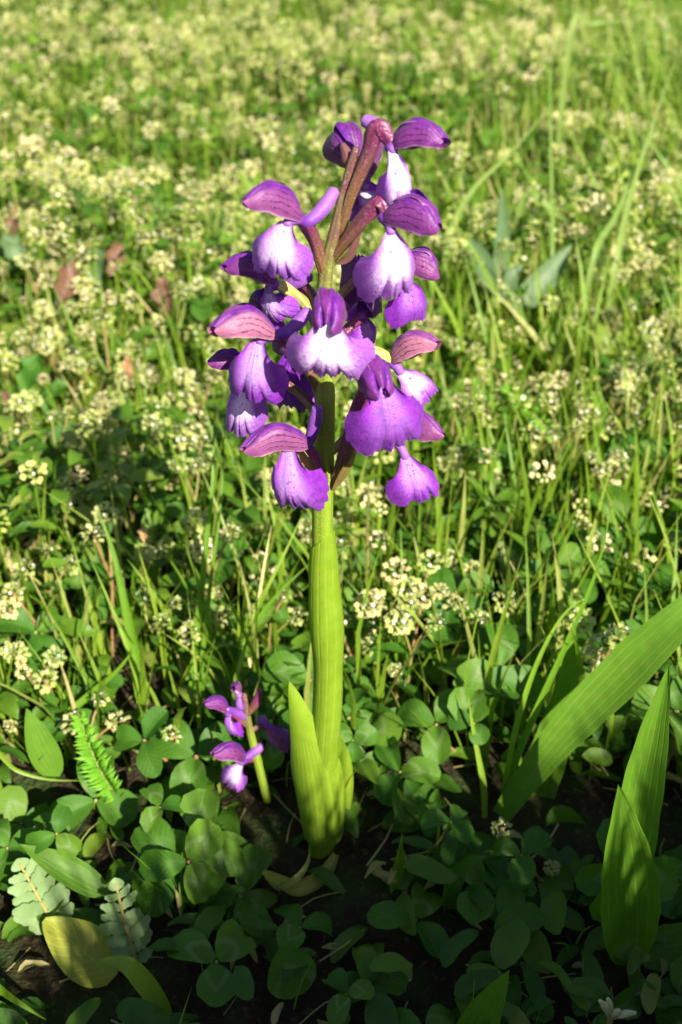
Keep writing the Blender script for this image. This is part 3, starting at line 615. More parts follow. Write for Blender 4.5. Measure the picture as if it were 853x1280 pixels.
blade('arching grass blade with broad folded tip over clover', [Q(178, 880, y), Q(168, 820, y + .6), Q(155, 750, y + 1.2), Q(140, 685, y + 1.8), Q(120, 632, y + 2.3)], .30)
blade('thin grass blade rising beside the broad folded blade', [Q(176, 862, y), Q(160, 810, y + .4), Q(140, 760, y + .9), Q(115, 702, y + 1.4)], .17)
blade('thick yellowish stalk leaning across the dark gap', [Q(78, 905, y - .8), Q(110, 870, y - .4), Q(145, 840, y - .1), Q(172, 806, y + .2)], .22)
y = at(70, 975, z=1.5).y
blade('pale grass stem lying across under the pointed leaf', [Q(-10, 938, y + .1), Q(20, 962, y), Q(60, 974, y), Q(105, 976, y)], .13)
blade('thin dry grass stem hanging down over the sunlit clover', [Q(190, 1045, y - 1.5), Q(200, 1085, y - 2), Q(204, 1140, y - 2.5), Q(202, 1208, y - 3)], .12)
y = at(270, 1240, z=.8).y
blade('small curved grass blade alone in dark shade', [Q(282, 1285, y), Q(270, 1240, y + .3), Q(263, 1180, y + .8)], .15)
y = at(20, 1250, z=1.0).y
blade('short grass blade lying beside the yellowing oval leaf', [Q(-20, 1225, y), Q(20, 1250, y), Q(58, 1275, y - .2)], .25)
blade('short grass blade beside the lying one under the oval leaf', [Q(-20, 1250, y), Q(15, 1262, y), Q(45, 1290, y - .2)], .22)
y = at(330, 840, z=2).y
blade('dry straw stalk standing behind the small orchid', [Q(308, 860, y), Q(318, 790, y + .7), Q(330, 710, y + 1.5), Q(340, 655, y + 2.1)], .13, M_STRAW, cat='straw')
blade('grass blade leaning behind the small orchid towards the stem', [Q(290, 850, y), Q(320, 780, y + .6), Q(350, 740, y + 1), Q(392, 700, y + 1.5)], .17)
blade('curved grass blade beside the straw stalk', [Q(300, 840, y), Q(318, 770, y + .8), Q(352, 700, y + 1.6), Q(380, 640, y + 2.4)], .16)
y = at(120, 650, z=3).y
blade('broad slanting grass blade among the pale flower heads', [Q(-10, 770, y - 1), Q(40, 730, y - .5), Q(80, 690, y), Q(105, 660, y + .4)], .24)
blade('long slanting grass blade crossing under the folded tip', [Q(5, 810, y - 1.2), Q(45, 770, y - .8), Q(80, 725, y - .3), Q(140, 690, y + .3)], .2)
blade('bright stiff grass blade beside the slanting blades', [Q(50, 730, y - .2), Q(70, 690, y + .2), Q(88, 640, y + .7)], .24)
y = at(660, 640, z=2.5).y
for k, (pts, wd, lb) in enumerate((
    ([(650, 720, 0), (640, 650, .8), (620, 600, 1.4), (592, 555, 2)], .2, 'grass blade bending from the tuft behind the strap leaf'),
    ([(652, 715, 0), (648, 640, .8), (660, 590, 1.4), (664, 575, 1.7)], .18, 'upright grass blade of the tuft behind the strap leaf'),
    ([(645, 690, .2), (630, 610, 1.2), (612, 540, 2.2), (594, 500, 3)], .22, 'long grass blade standing behind the drooping flower lips'),
    ([(640, 680, .2), (625, 640, .6), (605, 600, 1)], .14, 'short thin grass blade inside the tuft behind the strap leaf'),
    ([(700, 760, -.3), (705, 700, .3), (702, 650, .8), (700, 500, 2.8)], .13, 'very thin upright grass blade beside the feathery leaves'))):
    blade(lb, [Q(a, b, y + c) for a, b, c in pts], wd)
y = at(460, 790, z=2.2).y
blade('dry straw stalk slanting from the orchid stem to the pale florets', [Q(425, 835, y - .3), Q(470, 785, y + .2), Q(520, 735, y + .8)], .13, M_STRAW, cat='straw', prof=lambda v: 1)
y = at(800, 560, z=3).y
for pts, wd, lb in (([(900, 560, 0), (840, 592, .1), (790, 600, 0), (755, 640, -.4)], .35, 'broad grass blade arching low across the clover behind the plantains'),
                    ([(690, 330, 14), (690, 240, 17), (688, 120, 22), (690, 30, 27)], .2, 'tall blurred grass stalk far behind the flower spike'),
                    ([(770, 330, 12), (790, 240, 16), (815, 160, 21), (850, 60, 30)], .3, 'tall blurred grass blade leaning far behind the tall stalk'),
                    ([(740, 330, 11), (770, 270, 14), (800, 200, 19), (830, 150, 23)], .3, 'blurred grass blade beside the leaning far blade'),
                    ([(560, 310, 14), (590, 240, 18), (640, 190, 23), (690, 130, 30)], .3, 'blurred straw coloured stem bent behind the white lips'),
                    ([(655, 250, 18), (700, 270, 17), (740, 310, 14)], .45, 'blurred arching grass blade over the grey leaves'),
                    ([(715, 40, 36), (740, 30, 38), (785, 25, 38)], .4, 'broad blurred grass leaf far off at the meadow top')):
    blade(lb, [Q(a, b, y + c) for a, b, c in pts], wd, M_GRASS if wd == .35 else M_FARGRASS)
# grey-green upright leaves in the blur
gl = at(625, 370, z=3.9); t = thing('grey_leaf_rosette', gz(gl), 'blurred grey green rosette of upright leaves behind the hanging lips', 'plant')
for pts, wd in (([(622, 380, 0), (628, 310, 2), (628, 235, 4.5)], .7), ([(618, 370, -.3), (602, 325, 1), (585, 295, 2)], .8), ([(640, 390, 0), (680, 350, .8), (716, 305, 2)], 1.1), ([(632, 380, .2), (640, 345, .6), (655, 330, 1)], .6)):
    build('leaf', leaf([Q(a, b, gl.y + c) for a, b, c in pts], wd, P_LANCE, (0, -.8, .4), 6, 12, cup=.25), M_GREYLEAF, t)
# reddish dock leaves behind
for (px, py), lb, sz, mat in (((85, 350), 'reddish brown dock leaf in the sunny meadow beside grey leaf', 1.7, M_RED), ((120, 330), 'grey green dock leaf with pinkish edge beside the reddish one', 1.9, M_GREYLEAF), ((18, 275), 'dark red leaf tip far back in the meadow', 1.4, M_RED),
                              ((206, 368), 'pinkish flat leaf lying open near the spike', 1.6, M_RED), ((15, 310), 'grey green upright leaf below the dark red tip', 1.7, M_GREYLEAF), ((40, 465), 'broad fresh green leaf held up before the pale flower heads', 1.7, M_CLOVER),
                              ((162, 458), 'small orange brown dry leaf among pale flower heads', .9, M_DRY), ((145, 320), 'pale pink leaf behind the grey dock leaf', 1.5, M_RED), ((8, 495), 'small red leaf peeping out of the flower heads', .6, M_RED),
                              ((180, 665), 'tiny brown dry leaf hanging above the clover', .5, M_DRY)):
    p = at(px, py, z=4.4)
    d = V((rnd.uniform(-.5, .5), .4, .75)).normalized() * sz * .5
    single('dock_leaf', mat, leaf([p - d * 1.3, p, p + d + V((0, .1, -.1))], sz * .6, lambda v: (.05 + .95 * math.sin(math.pi * min(1, v * .93 + .03)) ** 1.1) * (1 + .22 * math.sin(v * 17 + px)), (.5 if px % 2 else -.3, -.7, .6), 8, 18, cup=.35, wave=.09, seed=px), lb, 'leaf')

# ------------------------------------------------------------------ clover leaves
def leaflet_geo(L, wd, ang, droop=.15, nu=4, nv=5, fold=.18):
    d = V((math.cos(ang), math.sin(ang), 0))
    return leaf([d * .06, d * (L * .5) + V((0, 0, .08 * L)), d * L + V((0, 0, -droop * L))], wd, lambda v: .06 + .97 * math.sin(math.pi * (.04 + .90 * v) ** 1.35 * .97) ** .62 if v < 1 else .30, (0, 0, 1), nu, nv, cup=.05, fold=fold, wave=.02, seed=ang * 3)
def clover_proto(k, hero=False):
    r = random.Random(k + 40)
    t = link('clover_leaf', None)
    for i in range(3):
        a = math.tau * i / 3 + r.uniform(-.15, .15); g = leaflet_geo(1.0 + r.uniform(-.15, .12), .80 + r.uniform(-.14, .12), a, r.uniform(-.1, .35), 6 if hero else 4, 8 if hero else 5, r.uniform(.1, .65))
        link('leaflet', make_mesh('leaflet', g[0], g[1], g[2], [M_CLOVER]), t)
    g = tube([V((0, 0, 0)), V((.1, .1, -.8)), V((.4 * r.uniform(-1, 1), .5, -2.6))], [.045, .05, .06], 5, 6)
    link('petiole', make_mesh('petiole', g[0], g[1], g[2], [M_STEM]), t)
    return t
PROTECT = [  # photograph regions that nearer plants must leave free: x0, x1, y0, y1, depth
    (345, 470, 120, 1075, 0.0), (600, 853, 740, 1030, 2.2), (735, 850, 820, 1190, -4.0), (245, 365, 845, 990, 1.6), (325, 420, 1050, 1125, -1.6), (80, 165, 885, 1005, 2.6),
    (10, 205, 1050, 1235, -2.2), (20, 85, 830, 975, 2.0), (230, 560, 120, 660, 0.0), (480, 620, 990, 1160, -2.0), (330, 400, 1185, 1250, -5.0), (575, 640, 1210, 1280, -6)]
def free(p, top, rad=0.6):
    if top.y < -11: return False
    x, yy = pix(top); x2, y2 = pix(p)
    m = rad * FPX / (top - CAM).dot(FW)
    for a, b, c, d, dep in PROTECT:
        if top.y < dep + .3 and x + m > a and x - m < b and yy - m < d and max(yy, y2) > c: return False
    return True
heroes = [(215, 1075, 1.4, 1.25, 'sunlit clover leaf half in shadow above the downy pinnate leaf'), (245, 945, 1.6, 1.35, 'big clover leaf in shade beneath the small orchid'), (180, 925, 2.2, 1.0, 'fresh clover leaf beside the feathery yarrow leaf'),
          (545, 905, 2.2, 1.1, 'sunlit clover leaf with shadow stripes beside the orchid stem'), (500, 965, 1.8, 1.0, 'clover leaf drooping next to the orchid stem'), (775, 660, 3.0, 1.5, 'large clover leaf behind the strap leaf'), (605, 1115, .9, 1.2, 'dark clover leaf below the white floret cluster'),
          (790, 565, 3.4, 1.3, 'clover leaf below the slender feathery leaves'), (345, 860, 2.2, .9, 'clover leaf peeping between small orchid and stem'), (45, 790, 2.6, 1.2, 'clover leaf under the slanting grass blades'), (440, 720, 2.5, 1.0, 'blue green clover leaf beside the orchid stem under straw stalk'),
          (570, 740, 3.0, 1.1, 'clover leaf under the pale florets behind the stem'), (640, 800, 2.4, 1.0, 'clover leaf shaded below the bent grass blade'), (255, 1050, 1.0, 1.3, 'large shaded clover leaf beside the half lit one'), (520, 1150, .6, 1.1, 'clover leaf deep in shade below the twisted grass shoot'),
          (120, 1000, .9, 1.2, 'clover leaf in deep shade under the yarrow leaf'), (300, 1120, .6, 1.2, 'clover leaf low beside the withered curl'), (460, 905, 1.6, 1.2, 'dark clover leaf close behind the orchid stem'), (690, 700, 2.8, 1.1, 'clover leaf beneath the downy pinnate leaf')]
protoH = [clover_proto(k, True) for k in range(4)]
protoC = [clover_proto(10 + k) for k in range(5)]
def put_clover(pr, used, p, sc, label, group=None):
    tilt = (rnd.uniform(-.1, .45), rnd.uniform(-.3, .3), rnd.uniform(0, math.tau))
    from mathutils import Euler
    e = Euler((rnd.uniform(-.2, .75), rnd.uniform(-.5, .5), 0)).to_matrix() @ Euler((0, 0, tilt[2])).to_matrix()
    o = dup(pr, p, e.to_euler(), sc)
    tag(o, label, 'clover', group)
    return o
for k, (px, py, z, sc, lb) in enumerate(heroes):
    put_clover(protoH[k % 4], None, at(px, py, z=z), sc, lb)
LAND = [(at(402, 1040, z=.5), 'the orchid foot'), (at(320, 960, z=1), 'the small orchid'), (at(650, 1000, z=1), 'the strap leaf'), (at(790, 1150, z=1), 'the ribbed leaves'), (at(135, 990, z=1), 'the yarrow leaf'),
        (at(50, 1130, z=1), 'the silvery leaf'), (at(170, 860, z=2), 'the folded grass'), (at(250, 850, z=2), 'the straight grass'), (at(645, 700, z=2), 'the downy leaf'), (at(750, 600, z=2), 'the feathery leaves'),
        (at(625, 370, z=2), 'the grey rosette'), (at(85, 350, z=4), 'the reddish leaf'), (at(206, 368, z=4), 'the pinkish leaf'), (at(162, 458, z=4), 'the orange leaf'), (at(40, 465, z=4), 'the fresh leaf'), (at(690, 330, z=4), 'the far stalk')]
def where(x, y):
    l = sorted(LAND, key=lambda l: (l[0].x - x) ** 2 + (l[0].y - y) ** 2); d = math.hypot(l[0][0].x - x, l[0][0].y - y)
    return ('close by ' if d < 2.5 else 'near ' if d < 5 else 'out from ') + l[0][1] + ' towards ' + l[1][1]
def wedge(x, y, m=3.0): return abs(x - .35) < m + .335 * ((y - CAM.y) * math.cos(PITCH) + 13)
n = 0; tries = 0; taken = []
while n < 185 and tries < 9000:
    tries += 1
    y = rnd.uniform(-8, 26); x = rnd.uniform(-18, 18)
    if not wedge(x, y, 1): continue
    den = (.3 if y < -1 else .6) if y < 5 else (.65 if x > 0 else .4) * max(.15, 1 - (y - 5) / 24)
    if rnd.random() > den: continue
    z = ground_z(x, y) + (rnd.uniform(.4, 1.4) if y < -2 else rnd.uniform(.6, 2.9))
    p = V((x, y, z)); sc = rnd.uniform(.6, 1.25)
    if not free(V((x, y, 0)), p, .8 * sc): continue
    if any((p - q).length < 0.85 for q in taken): continue
    taken.append(p); n += 1
    put_clover(protoC[n % 5], None, p, sc, ('small' if sc < .8 else 'medium' if sc < 1.02 else 'large') + ' clover leaf ' + where(x, y), 'clover leaves in the carpet')
def drop(o):
    for c in list(o.children): drop(c)
    bpy.data.objects.remove(o)
for o in protoH + protoC: drop(o)

# ------------------------------------------------------------------ pale flower heads on forked stems
def head_geo(r, seed, nb=24, nf=7):
    rs = random.Random(seed); vs, fs, uv, mi = [], [], [], []
    for i in range(nb):
        zc = 1 - 1.5 * (i + .5) / nb; a = i * 2.4 + rs.uniform(-.3, .3); s = math.sqrt(max(0, 1 - zc * zc))
        d = V((math.cos(a) * s, math.sin(a) * s, zc)); side = d.cross(V((.1, .2, 1))).normalized(); q = side.cross(d)
        L = r * rs.uniform(.45, .8); wv = r * rs.uniform(.20, .32)
        k = len(vs); c = d * r * rs.uniform(.4, .65)
        vs += [c, c + d * L * .5 + side * wv + q * .02, c + d * L * .55 - side * wv, c + d * L * .5 + q * wv * .5, c + d * L * .85 - q * wv * .3]
        uv += [(.5, 0), (1, .5), (0, .5), (.5, .5), (.5, 1)]; fs += [(k, k + 1, k + 3), (k, k + 3, k + 2), (k + 1, k + 4, k + 3), (k + 3, k + 4, k + 2)]; mi += [0] * 4
    for i in range(nf):
        zc = 1 - .9 * (i + .5) / nf; a = i * 2.4 + 1.1; s = math.sqrt(max(0, 1 - zc * zc))
        d = V((math.cos(a) * s, math.sin(a) * s, zc)); side = d.cross(V((.1, .2, 1))).normalized(); q = side.cross(d)
        c = d * r * rs.uniform(.85, 1.1); k = len(vs); vs.append(c - d * r * .08); uv.append((.5, 0)); rr = r * rs.uniform(.10, .18)
        for j in range(5):
            th = math.tau * j / 5; vs.append(c + (side * math.cos(th) + q * math.sin(th)) * rr); uv.append((.5, 1))
        for j in range(5): fs.append((k, k + 1 + j, k + 1 + (j + 1) % 5)); mi.append(1)
    return vs, fs, uv, mi
HEADS = []
for k in range(6):
    vs, fs, uv, mi = head_geo(.34, k); HEADS.append(make_mesh('flower_head', vs, fs, uv, [M_HEAD, M_FLORET], mi))
LEAFM = []
for k in range(3):
    g = leaf([V((0, 0, 0)), V((.5, 0, .15)), V((1.05, 0, .05))], .36, P_OVATE, (0, 0, 1), 2, 5, cup=.3, wave=.03, seed=k); LEAFM.append(make_mesh('leaf', g[0], g[1], g[2], [M_CLOVER]))
def corn_proto(k, h):
    r = random.Random(k + 90); t = link('cornsalad', None)
    def stem(a, b, w0, w1):
        m = a * .5 + b * .5 + V((r.uniform(-.15, .15), r.uniform(-.15, .15), .1))
        g = tube([a, m, b], [w0, (w0 + w1) / 2, w1], 5, 5, cap=False); link('stem', make_mesh('stem', g[0], g[1], g[2], [M_STEM]), t)
    fork = V((r.uniform(-.3, .3), r.uniform(-.3, .3), h * .62)); stem(V((0, 0, 0)), fork, .06, .05)
    for i in range(r.choice((2, 3, 3, 4))):
        a = r.uniform(0, math.tau); e = fork + V((math.cos(a) * r.uniform(.4, .95), math.sin(a) * r.uniform(.4, .95), h * r.uniform(.25, .42)))
        stem(fork, e, .045, .035)
        hd = link('flower_head', r.choice(HEADS), t, e); hd.rotation_euler = (r.uniform(-.5, .5), r.uniform(-.5, .5), a); hd.scale = (r.uniform(.8, 1.25),) * 3
    for i in range(4):
        l = link('leaf', r.choice(LEAFM), t, fork * (.45 if i < 2 else 1.0)); l.rotation_euler = (0, r.uniform(-.6, 0), i * math.pi + r.uniform(-.4, .4) + (1.2 if i > 1 else 0)); l.scale = (r.uniform(.7, 1.2),) * 3
    return t
CH = [3.2, 4.2, 5.0, 3.6, 4.6, 2.6]
protoF = [corn_proto(k, h) for k, h in enumerate(CH)]
def put_corn(k, x, y, sc, label, group=None, rot=None):
    o = dup(protoF[k], (x, y, ground_z(x, y)), (rnd.uniform(-.15, .15), rnd.uniform(-.15, .15), rnd.uniform(0, math.tau) if rot is None else rot), sc)
    tag(o, label, 'cornsalad', group); return o
def one_head(px, py, z, r, lb, red=False):
    p = at(px, py, z=z); f = gz(p, -.1); f.x += rnd.uniform(-.3, .3); f.y += .3
    t = thing('cornsalad', f, lb, 'cornsalad')
    build('stem', tube([f, f * .5 + p * .5 + V((.1, .1, 0)), p], [.07, .06, .07], 6, 8), M_DRY if red else M_STEM, t)
    hd = link('flower_head', HEADS[px % 6], t, p - f); hd.scale = (r, r, r * .7); hd.rotation_euler = (.3, .1, px)
for a in ((57, 850, 2.6, 1.0, 'flat topped pale flower head on reddish stalk beside pointed leaf', True), (15, 908, 1.8, .75, 'small white floret cluster under the flat topped head'), (215, 917, 2.2, .8, 'small white floret cluster beside the small orchid clover'),
          (628, 1036, 1.5, .8, 'white floret cluster at the strap leaf foot'), (495, 838, 2.4, .7, 'low greenish flower cluster beside the orchid stem clover'), (690, 1085, .8, .6, 'tiny greyish floret cluster in shade under the strap leaf')): one_head(*a)
for px, py, k, sc, lb in ((600, 752, 0, 1.0, 'cornsalad with cream florets beside clover above the strap leaf'), (515, 700, 1, .95, 'branching cornsalad with open pale heads behind the orchid stem'), (440, 775, 0, .9, 'cornsalad close behind the orchid stem beside straw'), (190, 760, 0, .9, 'whitish cornsalad head in shade beside the tall grass blade'),
                          (235, 780, 0, .9, 'cornsalad head touching the tall straight grass blade'), (770, 595, 1, .9, 'cornsalad with white florets beneath the feathery leaves')):
    p = at(px, py, z=CH[k] * sc * .97); put_corn(k, p.x, p.y, sc, lb)
n = 0; tries = 0
while n < 185 and tries < 9000:
    tries += 1
    y = rnd.uniform(1, 40); x = rnd.uniform(-22, 22)
    if not wedge(x, y, 1): continue
    den = (.75 if x < 0 else .28) if y < 14 else .8
    if y < 8: den *= .4
    if rnd.random() > den: continue
    k = rnd.randrange(6); sc = rnd.uniform(.75, 1.1)
    if not free(V((x, y, 0)), V((x, y, CH[k] * sc)), .8): continue
    n += 1; put_corn(k, x, y, sc, ('low' if CH[k] * sc < 3 else 'middling' if CH[k] * sc < 4 else 'tall') + ' pale headed cornsalad ' + where(x, y), 'cornsalad plants in the meadow')
for o in protoF: drop(o)
# bud cluster at the lowest edge
p = at(765, 1268, z=1.8); t = thing('bud_cluster', gz(p), 'cluster of pale cream tubular buds below the ribbed plantain leaf', 'flower')
build('stem', tube([gz(p), p * .5 + gz(p) * .5, p - V((0, 0, .1))], [.06, .06, .07], 6, 6), M_STEM, t)
for dx, dz, dy in ((-.32, .5, 0), (-.12, .42, .1), (.3, .15, -.1), (.5, .05, 0), (.1, .3, -.1)):
    build('bud', tube([p + V((dx * .1, 0, -.1)), p + V((dx * .6, dy * .6, dz * .6)), p + V((dx, dy, dz))], [.05, .085, .04], 7, 6), M_BUD, t)

# ------------------------------------------------------------------ grass tufts
def tuft_proto(k):
    r = random.Random(k + 7); t = link('grass_tuft', None)
    for i in range(r.choice((4, 5, 6))):
        a = r.uniform(0, math.tau); h = r.uniform(3.0, 6.2); lean = r.uniform(.15, .75)
        d = V((math.cos(a), math.sin(a), 0)); b = d * r.uniform(.05, .3)
        g = leaf([b, b + d * h * lean * .25 + V((0, 0, h * .5)), b + d * h * lean * .8 + V((0, 0, h * r.uniform(.7, .95)))], r.uniform(.12, .22), P_GRASS, d * -1 + V((0, 0, .6)), 2, 8, cup=.4, twist=r.uniform(-.8, .8))
        link('blade', make_mesh('blade', g[0], g[1], g[2], [M_GRASS if r.random() < .95 else M_STRAW]), t)
    return t
protoG = [tuft_proto(k) for k in range(7)]
n = 0; tries = 0
while n < 90 and tries < 4000:
    tries += 1
    y = rnd.uniform(-3, 34); x = rnd.uniform(-20, 20)
    if not wedge(x, y, 1): continue
    sc = rnd.uniform(.55, 1.1) * (.6 if y < 2 else 1)
    if not free(V((x, y, 0)), V((x, y, 4.5 * sc)), 1.2): continue
    n += 1; o = dup(protoG[n % 7], (x, y, ground_z(x, y)), (0, 0, rnd.uniform(0, math.tau)), sc)
    tag(o, ('short' if sc < .65 else 'loose' if sc < .9 else 'long') + ' tuft of thin grass blades ' + where(x, y), 'grass', 'grass tufts between the flower heads')
for o in protoG: drop(o)

# ------------------------------------------------------------------ the uncountable rest of the meadow
def rot_np(yaw, tilt, roll=None):
    cz, sz, cx, sx = np.cos(yaw), np.sin(yaw), np.cos(tilt), np.sin(tilt)
    z = np.zeros_like(yaw); o = np.ones_like(yaw)
    Rz = np.stack([np.stack([cz, -sz, z], -1), np.stack([sz, cz, z], -1), np.stack([z, z, o], -1)], -2)
    Rx = np.stack([np.stack([o, z, z], -1), np.stack([z, cx, -sx], -1), np.stack([z, sx, cx], -1)], -2)
    M = Rz @ Rx
    if roll is not None:
        c, s = np.cos(roll), np.sin(roll)
        M = M @ np.stack([np.stack([c, -s, z], -1), np.stack([s, c, z], -1), np.stack([z, z, o], -1)], -2)
    return M
def scatter(name, templates, pos, rot, scale, tint, mats, label, cat):
    which = rng.integers(0, len(templates), len(pos)); Vs, Fs, Ts, Ms, k0 = [], [], [], [], 0
    for q, tp in enumerate(templates):
        sel = which == q; n = sel.sum()
        if not n: continue
        tv = np.array([tuple(v) for v in tp[0]]); tri = []; mi = []
        for fi, f in enumerate(tp[1]):
            m = tp[3][fi] if len(tp) > 3 else 0
            for j in range(1, len(f) - 1): tri.append((f[0], f[j], f[j + 1])); mi.append(m)
        tri = np.array(tri)
        v = np.einsum('nij,kj->nki', rot[sel], tv) * scale[sel][:, None, None] + pos[sel][:, None, :]
        Vs.append(v.reshape(-1, 3)); Fs.append((tri[None] + (np.arange(n) * len(tv))[:, None, None] + k0).reshape(-1, 3))
        Ts.append(np.repeat(tint[sel], len(tv))); Ms.append(np.tile(np.array(mi), n)); k0 += n * len(tv)
    Vv = np.concatenate(Vs) * CM; F = np.concatenate(Fs); T = np.concatenate(Ts); Mi = np.concatenate(Ms)
    me = bpy.data.meshes.new(name)
    me.vertices.add(len(Vv)); me.vertices.foreach_set('co', Vv.astype(np.float32).ravel())
    me.loops.add(F.size); me.loops.foreach_set('vertex_index', F.astype(np.int32).ravel())
    me.polygons.add(len(F)); me.polygons.foreach_set('loop_start', np.arange(0, F.size, 3, dtype=np.int32)); me.polygons.foreach_set('loop_total', np.full(len(F), 3, dtype=np.int32))
    me.update(calc_edges=True)
    me.polygons.foreach_set('use_smooth', np.ones(len(F), dtype=bool)); me.polygons.foreach_set('material_index', Mi.astype(np.int32))
    a = me.attributes.new('tint', 'FLOAT', 'POINT'); a.data.foreach_set('value', T.astype(np.float32))
    for m in mats: me.materials.append(m)
    o = link(name, me); tag(o, label, cat, kind='stuff'); return o
def field(density, y0, y1, x_m=22.0, far_y=95.0, far_k=.6):
    n = int(density * (y1 - y0) * 180); x = rng.uniform(-90, 90, n); y = rng.uniform(y0, y1, n)
    hw = x_m + .36 * (y + 18.5); keep = (np.abs(x) < hw) & ((np.abs(x) < hw - 10) | (rng.random(n) < .7)) & ((y < far_y) | (rng.random(n) < far_k))
    return x[keep], y[keep]
def free_np(x, y, top, rad):
    k = np.ones(len(x), bool)
    near = np.where(y < 6)[0]
    for i in near: k[i] = free(V((x[i], y[i], 0)), V((x[i], y[i], top[i])), rad)
    return k
def patch(x, y, s, seed):
    r = np.random.default_rng(int(seed) + 100); v = 0
    for i in range(9):
        a = r.uniform(0, math.tau); f = s * r.uniform(.6, 2.6); v = v + np.sin((x * math.cos(a) + y * math.sin(a)) * f + r.uniform(0, math.tau)) / (f / s) ** .5
    return v * .28
# low leaves
def small_leaf(k):
    r = random.Random(k); return leaf([V((0, 0, 0)), V((.45, 0, .16)), V((1, 0, r.uniform(-.1, .25)))], r.uniform(.32, .62), P_OVATE, (0, 0, 1), 2, 3, cup=.3, wave=.03, seed=k)
TL = [small_leaf(k) for k in range(6)]
x, y = field(2.6, -12, 175); z0 = ground_np(x, y)
hmax = np.where(y < 1, 1.3, np.clip(1.3 + (y - 1) * .28, 1.3, 3.6)); hmax = hmax * np.where(y > 6, np.clip(1 + .7 * patch(x, y, .2, 2), .3, 1.8), 1); z = z0 + rng.random(len(x)) ** .8 * hmax
k = free_np(x, y, z + .3, .5) & (rng.random(len(x)) < np.where(y < 0, .9, 1.0)); x, y, z = x[k], y[k], z[k]
def put_leaves(name, tp, sel, label):
    X, Y, Z = x[sel], y[sel], z[sel]; n = len(X)
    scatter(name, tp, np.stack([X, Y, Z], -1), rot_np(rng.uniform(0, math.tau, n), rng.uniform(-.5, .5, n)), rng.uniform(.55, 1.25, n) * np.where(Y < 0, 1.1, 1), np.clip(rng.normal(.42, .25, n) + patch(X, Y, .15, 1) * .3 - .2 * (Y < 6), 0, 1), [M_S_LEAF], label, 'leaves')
TLN = [leaf([V((0, 0, 0)), V((.3, .03, .12)), V((.7, -.03, .14)), V((1, 0, -.05 + .1 * (k % 3)))], .32 + .05 * k, P_OVATE, (0, 0, 1), 4, 7, cup=.3, wave=.04, seed=k) for k in range(6)]
put_leaves('ground_leaves', TL, y >= 12, 'dense carpet of small green leaves covering the sunny meadow ground')
put_leaves('ground_leaves', TLN, y < 12, 'low green leaves covering the dark soil round the orchid')
# grass
def blade_t(k):
    r = random.Random(k + 60); h = 1.0; b = r.uniform(.1, .6)
    return leaf([V((0, 0, 0)), V((0, b * .22, .5)), V((r.uniform(-.1, .1), b * .75, r.uniform(.75, .97)))], r.uniform(.018, .036), P_GRASS, (0, -1, .4), 2, 4, cup=.3, twist=r.uniform(-1, 1))
TB = [blade_t(k) for k in range(9)]
x, y = field(2.3, -10, 175); hs = rng.uniform(2.2, 6.0, len(x)) * np.where(y < 3, .55, 1) * (1 + .35 * np.clip(patch(x, y, .1, 4), -.5, 1))
k = free_np(x, y, hs * .9, .8) & (rng.random(len(x)) < np.where(y < 3, .35, np.where(y < 12, .9, 1))); x, y, hs = x[k], y[k], hs[k]
scatter('meadow_grass', TB, np.stack([x, y, ground_np(x, y) - .1], -1), rot_np(rng.uniform(0, math.tau, len(x)), rng.uniform(-.25, .25, len(x))), hs, np.clip(rng.normal(.42, .22, len(x)) + (rng.random(len(x)) < np.where(y < 25, .03, .10)) * .5 + patch(x, y, .08, 7) * .15, 0, 1), [M_S_GRASS], 'fine green and straw coloured grass blades all over the meadow', 'grass')
# flower heads
TH = [head_geo(.36, 70 + k, 16, 3) for k in range(6)]
x, y = field(.86, 8, 175); hz = rng.uniform(2.4, 5.2, len(x)) + 1.6 * patch(x, y, .2, 2)
dn = np.clip(.78 + .8 * patch(x, y, .11, 9) - .55 * ((x > 2) & (y < 30)), np.where(y > 35, .45, .1), 1) * np.clip((y - 6) / 10, .25, 1)
k = rng.random(len(x)) < dn; x, y, hz = x[k], y[k], hz[k]
scatter('meadow_flower_heads', TH, np.stack([x, y, ground_np(x, y) + np.maximum(hz, .8)], -1), rot_np(rng.uniform(0, math.tau, len(x)), rng.uniform(-.8, .8, len(x))), rng.uniform(.6, 1.5, len(x)) * np.where(y > 30, 1.2, 1), np.clip(rng.normal(.5, .28, len(x)) + patch(x, y, .1, 3) * .2, 0, 1), [M_S_HEAD, M_S_FLORET], 'countless pale yellow green flower heads filling the sunny meadow', 'flower heads')
sv = leaf([V((0, 0, 0)), V((.03, 0, -.5)), V((0, .05, -1))], .02, lambda v: 1, (0, -1, 0), 2, 2, cup=.5)
scatter('meadow_flower_stems', [sv], np.stack([x, y, ground_np(x, y) + np.maximum(hz, .8)], -1), rot_np(rng.uniform(0, math.tau, len(x)), rng.uniform(-.25, .25, len(x))), hz + .3, rng.random(len(x)), [M_S_GRASS], 'thin stems under the pale meadow flower heads', 'stems')
